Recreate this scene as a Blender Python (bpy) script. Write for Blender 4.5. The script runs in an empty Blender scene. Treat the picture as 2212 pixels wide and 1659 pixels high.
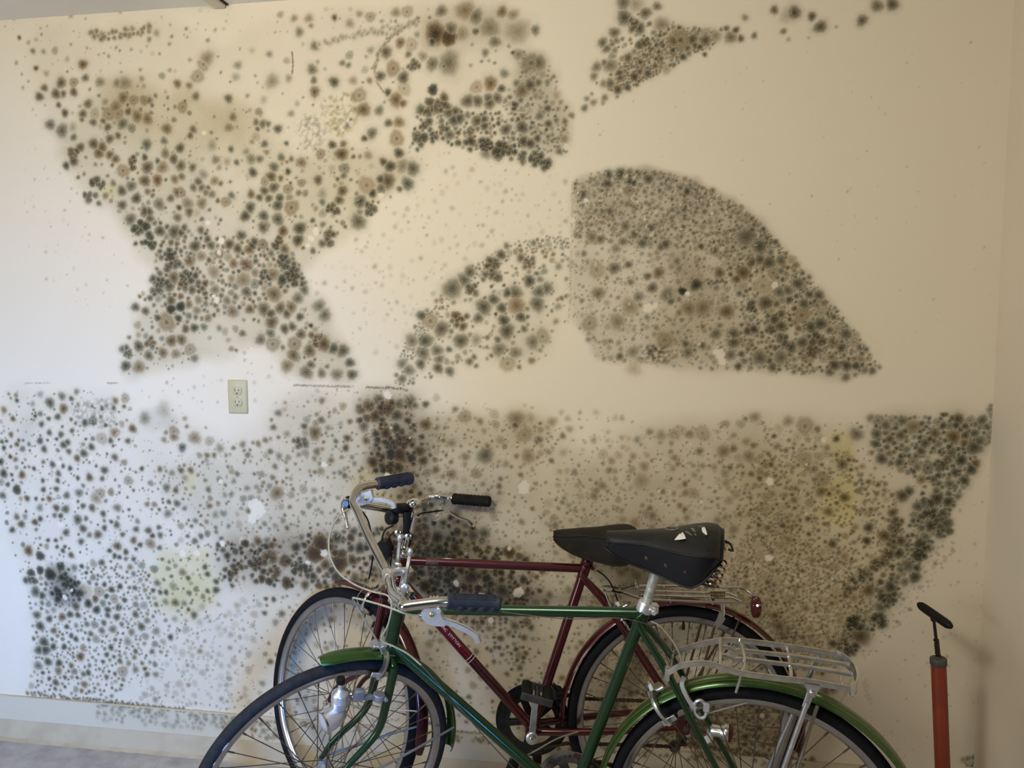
import bpy, math, random
import numpy as np
from mathutils import Vector as V, Matrix

random.seed(7); rng = np.random.default_rng(11)
sc = bpy.context.scene; COL = sc.collection
R = math.radians

# ------------------------------------------------------------------ camera, world, lights, exposure
CAM = V((0.0, -2.3978, 1.53)); YAW, PITCH, ROLL, F = R(8.8905), R(5.0863), R(-0.1431), 1661.0
_fw = V((-math.sin(YAW)*math.cos(PITCH), math.cos(YAW)*math.cos(PITCH), -math.sin(PITCH)))
_rt0 = V((math.cos(YAW), math.sin(YAW), 0)); _up0 = _rt0.cross(_fw)
_rt = _rt0*math.cos(ROLL) + _up0*math.sin(ROLL); _up = _up0*math.cos(ROLL) - _rt0*math.sin(ROLL)
cd = bpy.data.cameras.new('camera'); cam = bpy.data.objects.new('camera', cd); COL.objects.link(cam)
cd.sensor_fit = 'HORIZONTAL'; cd.sensor_width = 36.0; cd.lens = F*36.0/2212.0; cd.clip_start = 0.02
m = Matrix((_rt, _up, -_fw)).transposed().to_4x4(); m.translation = CAM; cam.matrix_world = m
sc.camera = cam

w = bpy.data.worlds.new('world'); sc.world = w; w.use_nodes = True
bg = w.node_tree.nodes['Background']
bg.inputs[0].default_value = (1.0, 0.974, 0.973, 1); bg.inputs[1].default_value = 0.4457

def area(name, loc, target, sx, sy, power, col, spread=180):
    d = bpy.data.lights.new(name, 'AREA'); d.shape = 'RECTANGLE'; d.size = sx; d.size_y = sy
    d.energy = power; d.color = col; d.spread = R(spread)
    o = bpy.data.objects.new(name, d); COL.objects.link(o); o.location = loc
    o.rotation_euler = (V(target)-V(loc)).to_track_quat('-Z', 'Y').to_euler()
    return o
area('daylight_doorway', (0.45, -4.6, 1.25), (-2.2, 0, 0.5), 0.45, 0.6, 16.64, (0.121, 0.355, 1.0), 40)
area('open_garage_door', (-3.2, -3.6, 1.3), (-0.6, 0, 1.0), 1.4, 1.4, 52.8, (0.862, 0.943, 1.0))
area('garage_lamp', (-1.0, -1.9, 2.48), (-0.6, 0, 1.2), 0.6, 0.6, 39.1, (1.0, 0.987, 0.892))

vs = sc.view_settings; vs.view_transform = 'Standard'; vs.look = 'None'; vs.exposure = 0.0; vs.gamma = 1.0; vs.use_curve_mapping = False
sc.cycles.use_denoising = True

def ray(px, py):
    return _fw + _rt*((px-1106.0)/F) - _up*((py-829.5)/F)
def at(px, py, y):                      # point of the photo's pixel on the plane Y = y
    d = ray(px, py); return CAM + d*((y-CAM.y)/d.y)
def onplane(px, py, p0, n):
    d = ray(px, py); return CAM + d*((p0-CAM).dot(n)/d.dot(n))

# ------------------------------------------------------------------ materials
def mat(name, col, rough=0.5, metal=0.0, coat=0.0, var=0.0, vscale=30.0, bump=0.0, bscale=200.0, col2=None, spec=None, vdet=4.0, vlo=0.35, vhi=0.65):
    mt = bpy.data.materials.new(name); mt.use_nodes = True
    nt = mt.node_tree; b = nt.nodes['Principled BSDF']
    b.inputs['Base Color'].default_value = (*col, 1); b.inputs['Roughness'].default_value = rough; b.inputs['Metallic'].default_value = metal
    b.inputs['Coat Weight'].default_value = coat; b.inputs['Coat Roughness'].default_value = 0.12
    if spec is not None: b.inputs['Specular IOR Level'].default_value = spec
    tc = nt.nodes.new('ShaderNodeTexCoord')
    if var or col2:
        n = nt.nodes.new('ShaderNodeTexNoise'); n.inputs['Scale'].default_value = vscale; n.inputs['Detail'].default_value = vdet
        nt.links.new(tc.outputs['Object'], n.inputs['Vector'])
        mr = nt.nodes.new('ShaderNodeMapRange'); mr.inputs[1].default_value = vlo; mr.inputs[2].default_value = vhi
        nt.links.new(n.outputs['Fac'], mr.inputs[0])
        mx = nt.nodes.new('ShaderNodeMix'); mx.data_type = 'RGBA'
        c2 = col2 if col2 else tuple(c*(1-var) for c in col)
        mx.inputs['A'].default_value = (*col, 1); mx.inputs['B'].default_value = (*c2, 1)
        nt.links.new(mr.outputs[0], mx.inputs['Factor']); nt.links.new(mx.outputs['Result'], b.inputs['Base Color'])
    if bump:
        n2 = nt.nodes.new('ShaderNodeTexNoise'); n2.inputs['Scale'].default_value = bscale; n2.inputs['Detail'].default_value = 3
        nt.links.new(tc.outputs['Object'], n2.inputs['Vector'])
        bp = nt.nodes.new('ShaderNodeBump'); bp.inputs['Strength'].default_value = bump; bp.inputs['Distance'].default_value = 0.004
        nt.links.new(n2.outputs['Fac'], bp.inputs['Height']); nt.links.new(bp.outputs[0], b.inputs['Normal'])
    return mt

def paint(name, col, bump=0.05):
    "wall paint multiplied by the mould stain kept on the vertices, with fine procedural speckle in the stain"
    mt = bpy.data.materials.new(name); mt.use_nodes = True
    nt = mt.node_tree; b = nt.nodes['Principled BSDF']; b.inputs['Roughness'].default_value = 0.75; b.inputs['Specular IOR Level'].default_value = 0.2
    tc = nt.nodes.new('ShaderNodeTexCoord')
    at_ = nt.nodes.new('ShaderNodeAttribute'); at_.attribute_name = 'stain'
    n = nt.nodes.new('ShaderNodeTexNoise'); n.inputs['Scale'].default_value = 230; n.inputs['Detail'].default_value = 5; n.inputs['Roughness'].default_value = 0.7
    mr = nt.nodes.new('ShaderNodeMapRange'); mr.inputs[1].default_value = 0.3; mr.inputs[2].default_value = 0.7; mr.inputs[3].default_value = 0.7; mr.inputs[4].default_value = 1.32
    gm = nt.nodes.new('ShaderNodeGamma')
    nt.links.new(tc.outputs['Object'], n.inputs['Vector']); nt.links.new(n.outputs['Fac'], mr.inputs[0])
    nt.links.new(at_.outputs['Color'], gm.inputs[0]); nt.links.new(mr.outputs[0], gm.inputs[1])
    n3 = nt.nodes.new('ShaderNodeTexNoise'); n3.inputs['Scale'].default_value = 1.6; n3.inputs['Detail'].default_value = 3
    nt.links.new(tc.outputs['Object'], n3.inputs['Vector'])
    mx = nt.nodes.new('ShaderNodeMix'); mx.data_type = 'RGBA'
    mx.inputs['A'].default_value = (*col, 1); mx.inputs['B'].default_value = (col[0]*0.97, col[1]*0.955, col[2]*0.92, 1)
    nt.links.new(n3.outputs['Fac'], mx.inputs['Factor'])
    mu = nt.nodes.new('ShaderNodeMix'); mu.data_type = 'RGBA'; mu.blend_type = 'MULTIPLY'; mu.inputs['Factor'].default_value = 1
    nt.links.new(mx.outputs['Result'], mu.inputs['A']); nt.links.new(gm.outputs[0], mu.inputs['B']); nt.links.new(mu.outputs['Result'], b.inputs['Base Color'])
    n2 = nt.nodes.new('ShaderNodeTexNoise'); n2.inputs['Scale'].default_value = 60; n2.inputs['Detail'].default_value = 4
    nt.links.new(tc.outputs['Object'], n2.inputs['Vector'])
    bp = nt.nodes.new('ShaderNodeBump'); bp.inputs['Strength'].default_value = bump; bp.inputs['Distance'].default_value = 0.004
    nt.links.new(n2.outputs['Fac'], bp.inputs['Height']); nt.links.new(bp.outputs[0], b.inputs['Normal'])
    return mt

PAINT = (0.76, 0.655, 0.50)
M = dict(
    wall=paint('cream_wall_paint', PAINT), base=paint('baseboard_paint', (0.60, 0.515, 0.37), 0.03), base2=mat('baseboard_cream', (0.60, 0.515, 0.37), 0.7, var=0.05, vscale=6),
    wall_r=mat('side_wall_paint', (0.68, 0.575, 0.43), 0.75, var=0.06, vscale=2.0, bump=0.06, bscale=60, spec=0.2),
    soot=mat('greasy_black_steel', (0.028, 0.025, 0.021), 0.5, 0.6, var=0.4, vscale=60), oldcable=mat('old_cable_housing', (0.17, 0.14, 0.085), 0.5, var=0.25),
    inner=mat('unfinished_garage_wall', (0.30, 0.24, 0.18), 0.85, col2=(0.20, 0.16, 0.12), vscale=3, spec=0.2),
    ceil=mat('ceiling_paint', (0.86, 0.84, 0.80), 0.85, var=0.05, vscale=3, spec=0.2),
    trim=mat('white_trim_paint', (0.78, 0.75, 0.66), 0.55, var=0.06, vscale=8),
    conc=mat('rough_concrete', (0.34, 0.31, 0.29), 0.85, col2=(0.46, 0.42, 0.38), vscale=14, bump=1.0, bscale=26, vdet=8, spec=0.2),
    curb=mat('painted_concrete', (0.48, 0.39, 0.26), 0.85, col2=(0.38, 0.30, 0.19), vscale=9, bump=1.0, bscale=30, vdet=8, vlo=0.45, vhi=0.8, spec=0.2),
    gap=mat('dark_gap', (0.02, 0.017, 0.015), 0.9, var=0.2),
    green=mat('green_metallic_paint', (0.007, 0.038, 0.010), 0.28, 0.5, 0.5, col2=(0.010, 0.051, 0.013), vscale=900, vdet=2),
    greenf=mat('green_fender_paint', (0.034, 0.088, 0.016), 0.30, 0.6, 0.5, col2=(0.045, 0.108, 0.022), vscale=60),
    red=mat('maroon_metallic_paint', (0.075, 0.0035, 0.006), 0.27, 0.4, 0.6, col2=(0.055, 0.003, 0.006), vscale=40),
    redlite=mat('bright_red_decal', (0.20, 0.006, 0.016), 0.22, 0.5, 0.7, var=0.15, vscale=60),
    chrome=mat('chrome', (0.78, 0.76, 0.72), 0.10, 1.0, var=0.12, vscale=25),
    bar=mat('worn_bar_metal', (0.66, 0.635, 0.59), 0.13, 1.0, var=0.22, vscale=18),
    alu=mat('brushed_aluminium', (0.72, 0.73, 0.75), 0.33, 1.0, var=0.18, vscale=50),
    aluw=mat('cast_aluminium', (0.80, 0.82, 0.86), 0.38, 0.9, var=0.1, vscale=40),
    rack=mat('dull_rack_alloy', (0.70, 0.68, 0.64), 0.28, 0.95, var=0.22, vscale=60),
    steel=mat('dark_steel', (0.16, 0.15, 0.14), 0.4, 0.9, var=0.3, vscale=60),
    rust=mat('rusty_steel', (0.10, 0.060, 0.035), 0.6, 0.7, col2=(0.05, 0.035, 0.025), vscale=120),
    rim=mat('rim_alloy', (0.50, 0.50, 0.53), 0.26, 1.0, var=0.18, vscale=20),
    spoke=mat('tarnished_spoke', (0.20, 0.165, 0.13), 0.38, 0.9, var=0.35, vscale=20),
    tyre=mat('black_tyre_rubber', (0.007, 0.0075, 0.010), 0.8, var=0.3, vscale=40, bump=0.25, bscale=500, spec=0.18),
    tyreg=mat('dusty_tyre_rubber', (0.0135, 0.0138, 0.0145), 0.72, col2=(0.023, 0.0235, 0.025), vscale=60, bump=0.25, bscale=500, spec=0.25),
    grip=mat('blue_black_grip_rubber', (0.017, 0.021, 0.032), 0.5, col2=(0.027, 0.032, 0.045), vscale=80, bump=0.1, bscale=300, spec=0.35),
    black=mat('black_plastic', (0.006, 0.006, 0.007), 0.45, var=0.3, vscale=60, spec=0.3),
    dull=mat('dirty_black_rubber', (0.018, 0.016, 0.013), 0.8, var=0.4, vscale=60, bump=0.3, bscale=250, spec=0.15),
    leather=mat('worn_black_vinyl', (0.009, 0.0085, 0.008), 0.42, col2=(0.016, 0.015, 0.0135), vscale=28, bump=0.12, bscale=320, spec=0.28),
    vinylside=mat('glossy_black_vinyl', (0.004, 0.0045, 0.007), 0.22, var=0.4, vscale=20, spec=0.4),
    brownsad=mat('faded_brown_vinyl', (0.022, 0.0165, 0.0115), 0.6, col2=(0.013, 0.010, 0.0075), vscale=18, bump=0.2, bscale=320, spec=0.2),
    piping=mat('black_piping', (0.008, 0.008, 0.009), 0.4, var=0.2, spec=0.2),
    white=mat('white_decal', (0.80, 0.76, 0.72), 0.5, var=0.12, vscale=90),
    grey=mat('worn_grey_decal', (0.17, 0.165, 0.15), 0.55, var=0.5, vscale=150),
    gold=mat('gold_pinstripe', (0.30, 0.21, 0.05), 0.4, 0.4, var=0.3, vscale=60),
    brass=mat('brass', (0.62, 0.46, 0.17), 0.28, 1.0, var=0.2, vscale=80),
    spring=mat('tarnished_spring_steel', (0.60, 0.50, 0.34), 0.24, 1.0, var=0.4, vscale=120),
    cream=mat('cream_cable_housing', (0.44, 0.40, 0.29), 0.5, var=0.25, vscale=60),
    cable=mat('black_cable_housing', (0.008, 0.008, 0.008), 0.5, var=0.2, spec=0.25),
    reflect=mat('red_plastic_reflector', (0.11, 0.014, 0.012), 0.6, var=0.5, vscale=120),
    lens=mat('lamp_lens', (0.55, 0.56, 0.56), 0.12, 0.2, coat=0.6, var=0.1),
    pump=mat('red_orange_enamel', (0.25, 0.036, 0.012), 0.42, var=0.18, vscale=16),
    pumpcap=mat('grey_cap_plastic', (0.085, 0.080, 0.070), 0.6, var=0.25, vscale=60),
    ivory=mat('ivory_plastic', (0.50, 0.425, 0.25), 0.38, var=0.05, vscale=40),
    slot=mat('outlet_slot_dark', (0.035, 0.028, 0.015), 0.7, var=0.2),
)

# ------------------------------------------------------------------ mesh helpers
def frame_of(t, ref=None):
    t = V(t).normalized(); r = V(ref) if ref is not None else (V((0, 0, 1)) if abs(t.z) < 0.9 else V((1, 0, 0)))
    a = (r - t*r.dot(t)); a = a.normalized() if a.length > 1e-6 else t.orthogonal().normalized()
    return a, t.cross(a).normalized()
def cat(pts, n=6):
    "Catmull-Rom through the points"
    P = [V(p) for p in pts]
    if len(P) < 3: return P
    P = [P[0]*2-P[1]] + P + [P[-1]*2-P[-2]]; out = []
    for i in range(1, len(P)-2):
        for k in range(n):
            t = k/n; a, b, c, d = P[i-1:i+3]
            out.append(0.5*((2*b) + (c-a)*t + (2*a-5*b+4*c-d)*t*t + (3*b-a-3*c+d)*t**3))
    return out + [P[-2]]
class MB:
    def __init__(s): s.v = []; s.f = []
    def ring(s, pts):
        i = len(s.v); s.v += [V(p) for p in pts]; return list(range(i, i+len(pts)))
    def loft(s, rings, caps=True, closed=True):
        idx = [s.ring(r) for r in rings]
        n = len(idx[0])
        for a, b in zip(idx[:-1], idx[1:]):
            for k in range(n if closed else n-1):
                s.f.append((a[k], a[(k+1) % n], b[(k+1) % n], b[k]))
        if caps: s.f.append(tuple(reversed(idx[0]))); s.f.append(tuple(idx[-1]))
        return s
    def tube(s, pts, r, seg=12, caps=True, smooth=0):
        P = cat(pts, smooth) if smooth else [V(p) for p in pts]
        n = len(P)
        if isinstance(r, (list, tuple)):
            rr = [np.interp(i/(n-1)*(len(r)-1), range(len(r)), r) for i in range(n)]
        else: rr = [r]*n
        a = None; rings = []
        for i in range(n):
            t = (P[min(i+1, n-1)]-P[max(i-1, 0)]).normalized()
            if a is None: a, b = frame_of(t)
            else:
                a = a - t*a.dot(t); a.normalize(); b = t.cross(a)
            rings.append([P[i] + (a*math.cos(q)+b*math.sin(q))*rr[i] for q in [2*math.pi*k/seg for k in range(seg)]])
        return s.loft(rings, caps)
    def strip(s, pts, up, wd, th, smooth=0):
        "flat bar: width wd across, thickness th along up"
        P = cat(pts, smooth) if smooth else [V(p) for p in pts]; n = len(P); rings = []
        for i in range(n):
            t = (P[min(i+1, n-1)]-P[max(i-1, 0)]).normalized(); u = (V(up)-t*V(up).dot(t)).normalized(); c = t.cross(u)
            h, e = wd/2, th/2
            rings.append([P[i]+c*x+u*y for x, y in ((-h, -e), (h, -e), (h*1.0, e*0.5), (h*0.8, e), (-h*0.8, e), (-h, e*0.5))])
        return s.loft(rings)
    def lathe(s, o, ax, prof, seg=24, caps=True, ref=None):
        o = V(o); ax = V(ax).normalized(); a, b = frame_of(ax, ref)
        return s.loft([[o+ax*z+(a*math.cos(q)+b*math.sin(q))*max(r, 1e-5) for q in [2*math.pi*k/seg for k in range(seg)]] for r, z in prof], caps)
    def cyl(s, p, q, r, seg=14):
        p, q = V(p), V(q); L = (q-p).length; e = min(r*0.15, L*0.2)
        return s.lathe(p, q-p, [(r-e, 0), (r, e), (r, L-e), (r-e, L)], seg)
    def box(s, c, ax, h, bev=0.15):
        "bevelled block: centre, three axes, half sizes"
        c = V(c); x, y, z = [V(a).normalized() for a in ax]; hx, hy, hz = h; e = min(h)*bev*2
        def rg(kx, ky, zz): return [c+x*sx*(hx-dx)+y*sy*(hy-dy)+z*zz for sx, sy, dx, dy in ((-1, -1, kx, ky+e), (-1, -1, kx+e, ky), (1, -1, kx+e, ky), (1, -1, kx, ky+e), (1, 1, kx, ky+e), (1, 1, kx+e, ky), (-1, 1, kx+e, ky), (-1, 1, kx, ky+e))]
        return s.loft([rg(e, e, -hz), rg(0, 0, -hz+e), rg(0, 0, hz-e), rg(e, e, hz)])
    def ball(s, c, r, ax=((1, 0, 0), (0, 1, 0), (0, 0, 1)), seg=14, n=8):
        c = V(c); x, y, z = [V(a).normalized() for a in ax]; r = r if isinstance(r, (tuple, list)) else (r, r, r)
        return s.loft([[c+x*r[0]*math.sin(p)*math.cos(q)+y*r[1]*math.sin(p)*math.sin(q)-z*r[2]*math.cos(p) for q in [2*math.pi*k/seg for k in range(seg)]] for p in [0.02+(math.pi-0.04)*i/n for i in range(n+1)]])
    def plate(s, pts, n, th):
        "polygon extruded by th along n"
        n = V(n).normalized(); return s.loft([[V(p) for p in pts], [V(p)+n*th for p in pts]])
    def build(s, name, mt, parent=None, smooth=True, angle=40):
        me = bpy.data.meshes.new(name)
        off = V((0, 0, 0)); q = parent
        while q is not None: off += q.location; q = q.parent
        me.from_pydata([tuple(p-off) for p in s.v], [], s.f)
        me.materials.append(mt)
        if smooth:
            me.polygons.foreach_set('use_smooth', [True]*len(me.polygons)); me.set_sharp_from_angle(angle=R(angle))
        me.update(); o = bpy.data.objects.new(name, me); COL.objects.link(o)
        if parent is not None: o.parent = parent
        return o
def thing(name, label, catg, loc, group=None):
    o = bpy.data.objects.new(name, None); COL.objects.link(o); o.location = loc; o.empty_display_size = 0.1
    o['label'] = label; o['category'] = catg
    if group: o['group'] = group
    return o
def struct(o): o['kind'] = 'structure'; return o
X, Y, Z = V((1, 0, 0)), V((0, 1, 0)), V((0, 0, 1))

# ------------------------------------------------------------------ mould: where it grows on the wall
X0, X1, ZB, ZT, NXP, NL, NU = -2.63, 1.0325, 0.0595, 2.528, 339, 344, 342
ZS = 1.298
gx = np.linspace(X0, X1, 3*NXP+1); gz = np.concatenate([np.linspace(ZB, ZS, NL+1), np.linspace(ZS, ZT, NU+1)[1:]])
DX = (X1-X0)/(3*NXP); DZ = 0.0036
SA = np.zeros((len(gz), len(gx))); SH = np.zeros_like(SA); HZ = np.zeros(SA.shape+(3,)); LIFT = np.zeros_like(SA)
def wp(px, py):
    p = at(px, py, 0.0); return p.x, p.z
def win(x, z, r):
    i0 = max(0, int((x-r-X0)/DX)); i1 = min(len(gx), int((x+r-X0)/DX)+2)
    j0 = int(np.searchsorted(gz, z-r)); j1 = int(np.searchsorted(gz, z+r))
    return slice(j0, j1), slice(i0, i1)
def prof(t, kind):
    if kind == 0: return 0.52*np.exp(-(t/0.40)**2) + 0.44*np.clip((1.18-t)/0.55, 0, 1)**1.2 + 0.11*np.clip(1-(t/1.8)**2, 0, 1)   # dark heart, grey body, pale halo
    if kind == 1: return 0.10*np.exp(-((t-0.62)/0.12)**2) + 0.62*np.exp(-(t/0.20)**2) + 0.34*np.clip((1.2-t)/0.4, 0, 1) + 0.06*np.clip(1.7-t, 0, 1)   # ringed colony
    return np.clip((1.22-t)/0.5, 0, 1)**0.8*(0.60+0.28*np.exp(-(t/0.55)**2)) + 0.10*np.clip(1-(t/1.8)**2, 0, 1)           # solid colony
T1 = np.full_like(SA, 9.0); T2 = np.full_like(SA, 9.0)
TYPES = []
def splat(px, py, r, a, h, kind=0):
    x, z = wp(px, py); rad = r*0.00154
    sl = win(x, z, rad*1.9)
    if sl[0].start >= sl[0].stop or sl[1].start >= sl[1].stop: return
    dx = gx[sl[1]][None, :]-x; dz = gz[sl[0]][:, None]-z
    th = np.arctan2(dz, dx); q = rng.uniform(0, 6.28, 3)
    t = np.hypot(dx, dz)/rad*(1+0.07*np.sin(2*th+q[0])+0.06*np.sin(3*th+q[1])+0.04*np.sin(7*th+q[2]))
    v = a*prof(t, kind); cur = SA[sl]; t1 = T1[sl]; near = t < t1
    T2[sl] = np.where(near, t1, np.minimum(T2[sl], t)); T1[sl] = np.where(near, t, t1)
    up = (near & (v > cur*0.45)) | (v > cur*1.25); SA[sl] = np.where(up, v, cur); SH[sl] = np.where(up, h, SH[sl])
def inside(poly, x, y):
    c = np.zeros(x.shape, bool); n = len(poly)
    for i in range(n):
        x1, y1 = poly[i]; x2, y2 = poly[(i+1) % n]
        if y1 == y2: continue
        c ^= ((y1 > y) != (y2 > y)) & (x < (x2-x1)*(y-y1)/(y2-y1)+x1)
    return c
# photo-pixel position of every wall vertex (only to read the traced outlines)
_gx, _gz = np.meshgrid(gx, gz)
_d = np.stack([_gx-CAM.x, np.full_like(_gx, -CAM.y), _gz-CAM.z], -1)
_zc = _d@np.array(_fw); GPX = 1106+F*(_d@np.array(_rt))/_zc; GPY = 829.5-F*(_d@np.array(_up))/_zc
del _gx, _gz, _d, _zc
def blur(a, k):
    c = np.cumsum(np.pad(a, ((k+1, k), (0, 0)), mode='edge'), 0); a = (c[2*k+1:]-c[:-2*k-1])/(2*k+1)
    c = np.cumsum(np.pad(a, ((0, 0), (k+1, k)), mode='edge'), 1); return (c[:, 2*k+1:]-c[:, :-2*k-1])/(2*k+1)
def vnoise(sc_, seed, oct=3):
    r = np.random.default_rng(seed); o = np.zeros_like(SA); amp = 1.0; tot = 0
    for k in range(oct):
        n = r.random((int(2.6/sc_)+3, int(3.8/sc_)+3)); u = (gx-X0)/sc_; v = (gz-ZB)/sc_
        iu = u.astype(int); iv = v.astype(int); fu = u-iu; fv = v-iv; fu = fu*fu*(3-2*fu); fv = fv*fv*(3-2*fv)
        a = n[iv][:, iu]; b = n[iv][:, iu+1]; c = n[iv+1][:, iu]; d = n[iv+1][:, iu+1]
        o += amp*((a*(1-fu)+b*fu)*(1-fv)[:, None]+(c*(1-fu)+d*fu)*fv[:, None]); tot += amp; amp *= 0.55; sc_ /= 2
    return o/tot
N1 = vnoise(0.10, 1); N2 = vnoise(0.03, 2); N3 = vnoise(0.012, 5, 2); N4 = 0.5+(blur(np.random.default_rng(9).random(SA.shape), 1)-0.5)*1.6
def haze(poly, col, soft=6, edge=14, speck=0):
    m = inside(poly, GPX+(N2-0.5)*edge*3+(N3-0.5)*edge*2, GPY+(N1-0.5)*edge*3-(N3-0.5)*edge*2).astype(float)
    m = blur(m, soft)*(0.55+0.9*N1)
    if speck: m = m*np.clip((N4-0.5)*speck+0.55, 0, 1.6)
    for k in range(3): HZ[..., k] += m*col[k]
PL = {}
def spots(poly, n, r, a, g, kinds=(0, 0, 0, 1), gap=0.75, sk=1.8):
    "n colonies thrown inside the traced outline, kept apart from those already there"
    P = np.array(poly, float); lo = P.min(0); hi = P.max(0); got = 0
    for _ in range(12):
        if got >= n: break
        c = rng.uniform(lo, hi, (n*3, 2)); c = c[inside(poly, c[:, 0], c[:, 1])]
        for x, y in c:
            if got >= n: break
            rr = r[0]+(r[1]-r[0])*rng.random()**sk
            k = (int(x//30), int(y//30)); ok = True
            for i in (-1, 0, 1):
                for j in (-1, 0, 1):
                    for (qx, qy, qr) in PL.get((k[0]+i, k[1]+j), ()):
                        if (qx-x)**2+(qy-y)**2 < (gap*(rr+qr))**2: ok = False; break
                    if not ok: break
                if not ok: break
            if not ok: continue
            put(x, y, rr, a[0]+(a[1]-a[0])*rng.random(), 0.12*rng.random() if rng.random() < g else 0.45+0.55*rng.random(), kinds[rng.integers(len(kinds))]); got += 1
def put(x, y, r, a, h, kind=0):
    PL.setdefault((int(x//30), int(y//30)), []).append((x, y, r)); TYPES.append((x, y, r, a, h, kind))
def hand(ox, oy, s, txt, k=1.0):
    "colonies read off one enlarged view: x,y,radius,strength,brownness"
    for q in txt.split():
        x, y, r, a, h = map(float, q.split(','))
        if r/s*k > 14.5 and a >= 2.0 and h < 0.75:          # a big dark colony is a crowd of smaller ones
            for i in range(7):
                q_ = rng.uniform(0, 6.28); d_ = (r/s*k)*rng.uniform(0.25, 0.85) if i else 0
                put(ox+x/s+d_*math.cos(q_), oy+y/s+d_*math.sin(q_), r/s*k*rng.uniform(0.34, 0.62), a*rng.uniform(0.8, 1.08), h*rng.uniform(0.5, 1.6), 2 if rng.random() < 0.35 else 0)
            continue
        put(ox+x/s, oy+y/s, r/s*k, a*1.08, h, 2 if a >= 2.4 and r/s > 8 and rng.random() < 0.6 else 0 if (r/s < 10 or a > 1.6 or h < 0.5) else int(rng.random() < 0.4))
def streak(pts, r, a, h, step=0.55, jit=0.5):
    for (x1, y1), (x2, y2) in zip(pts[:-1], pts[1:]):
        n = max(1, int(math.hypot(x2-x1, y2-y1)/(r*step)))
        for i in range(n):
            t = i/n; put(x1+(x2-x1)*t+rng.normal()*r*jit, y1+(y2-y1)*t+rng.normal()*r*jit, r*rng.uniform(0.6, 1.1), a*rng.uniform(0.7, 1.1), h, 0)
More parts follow.
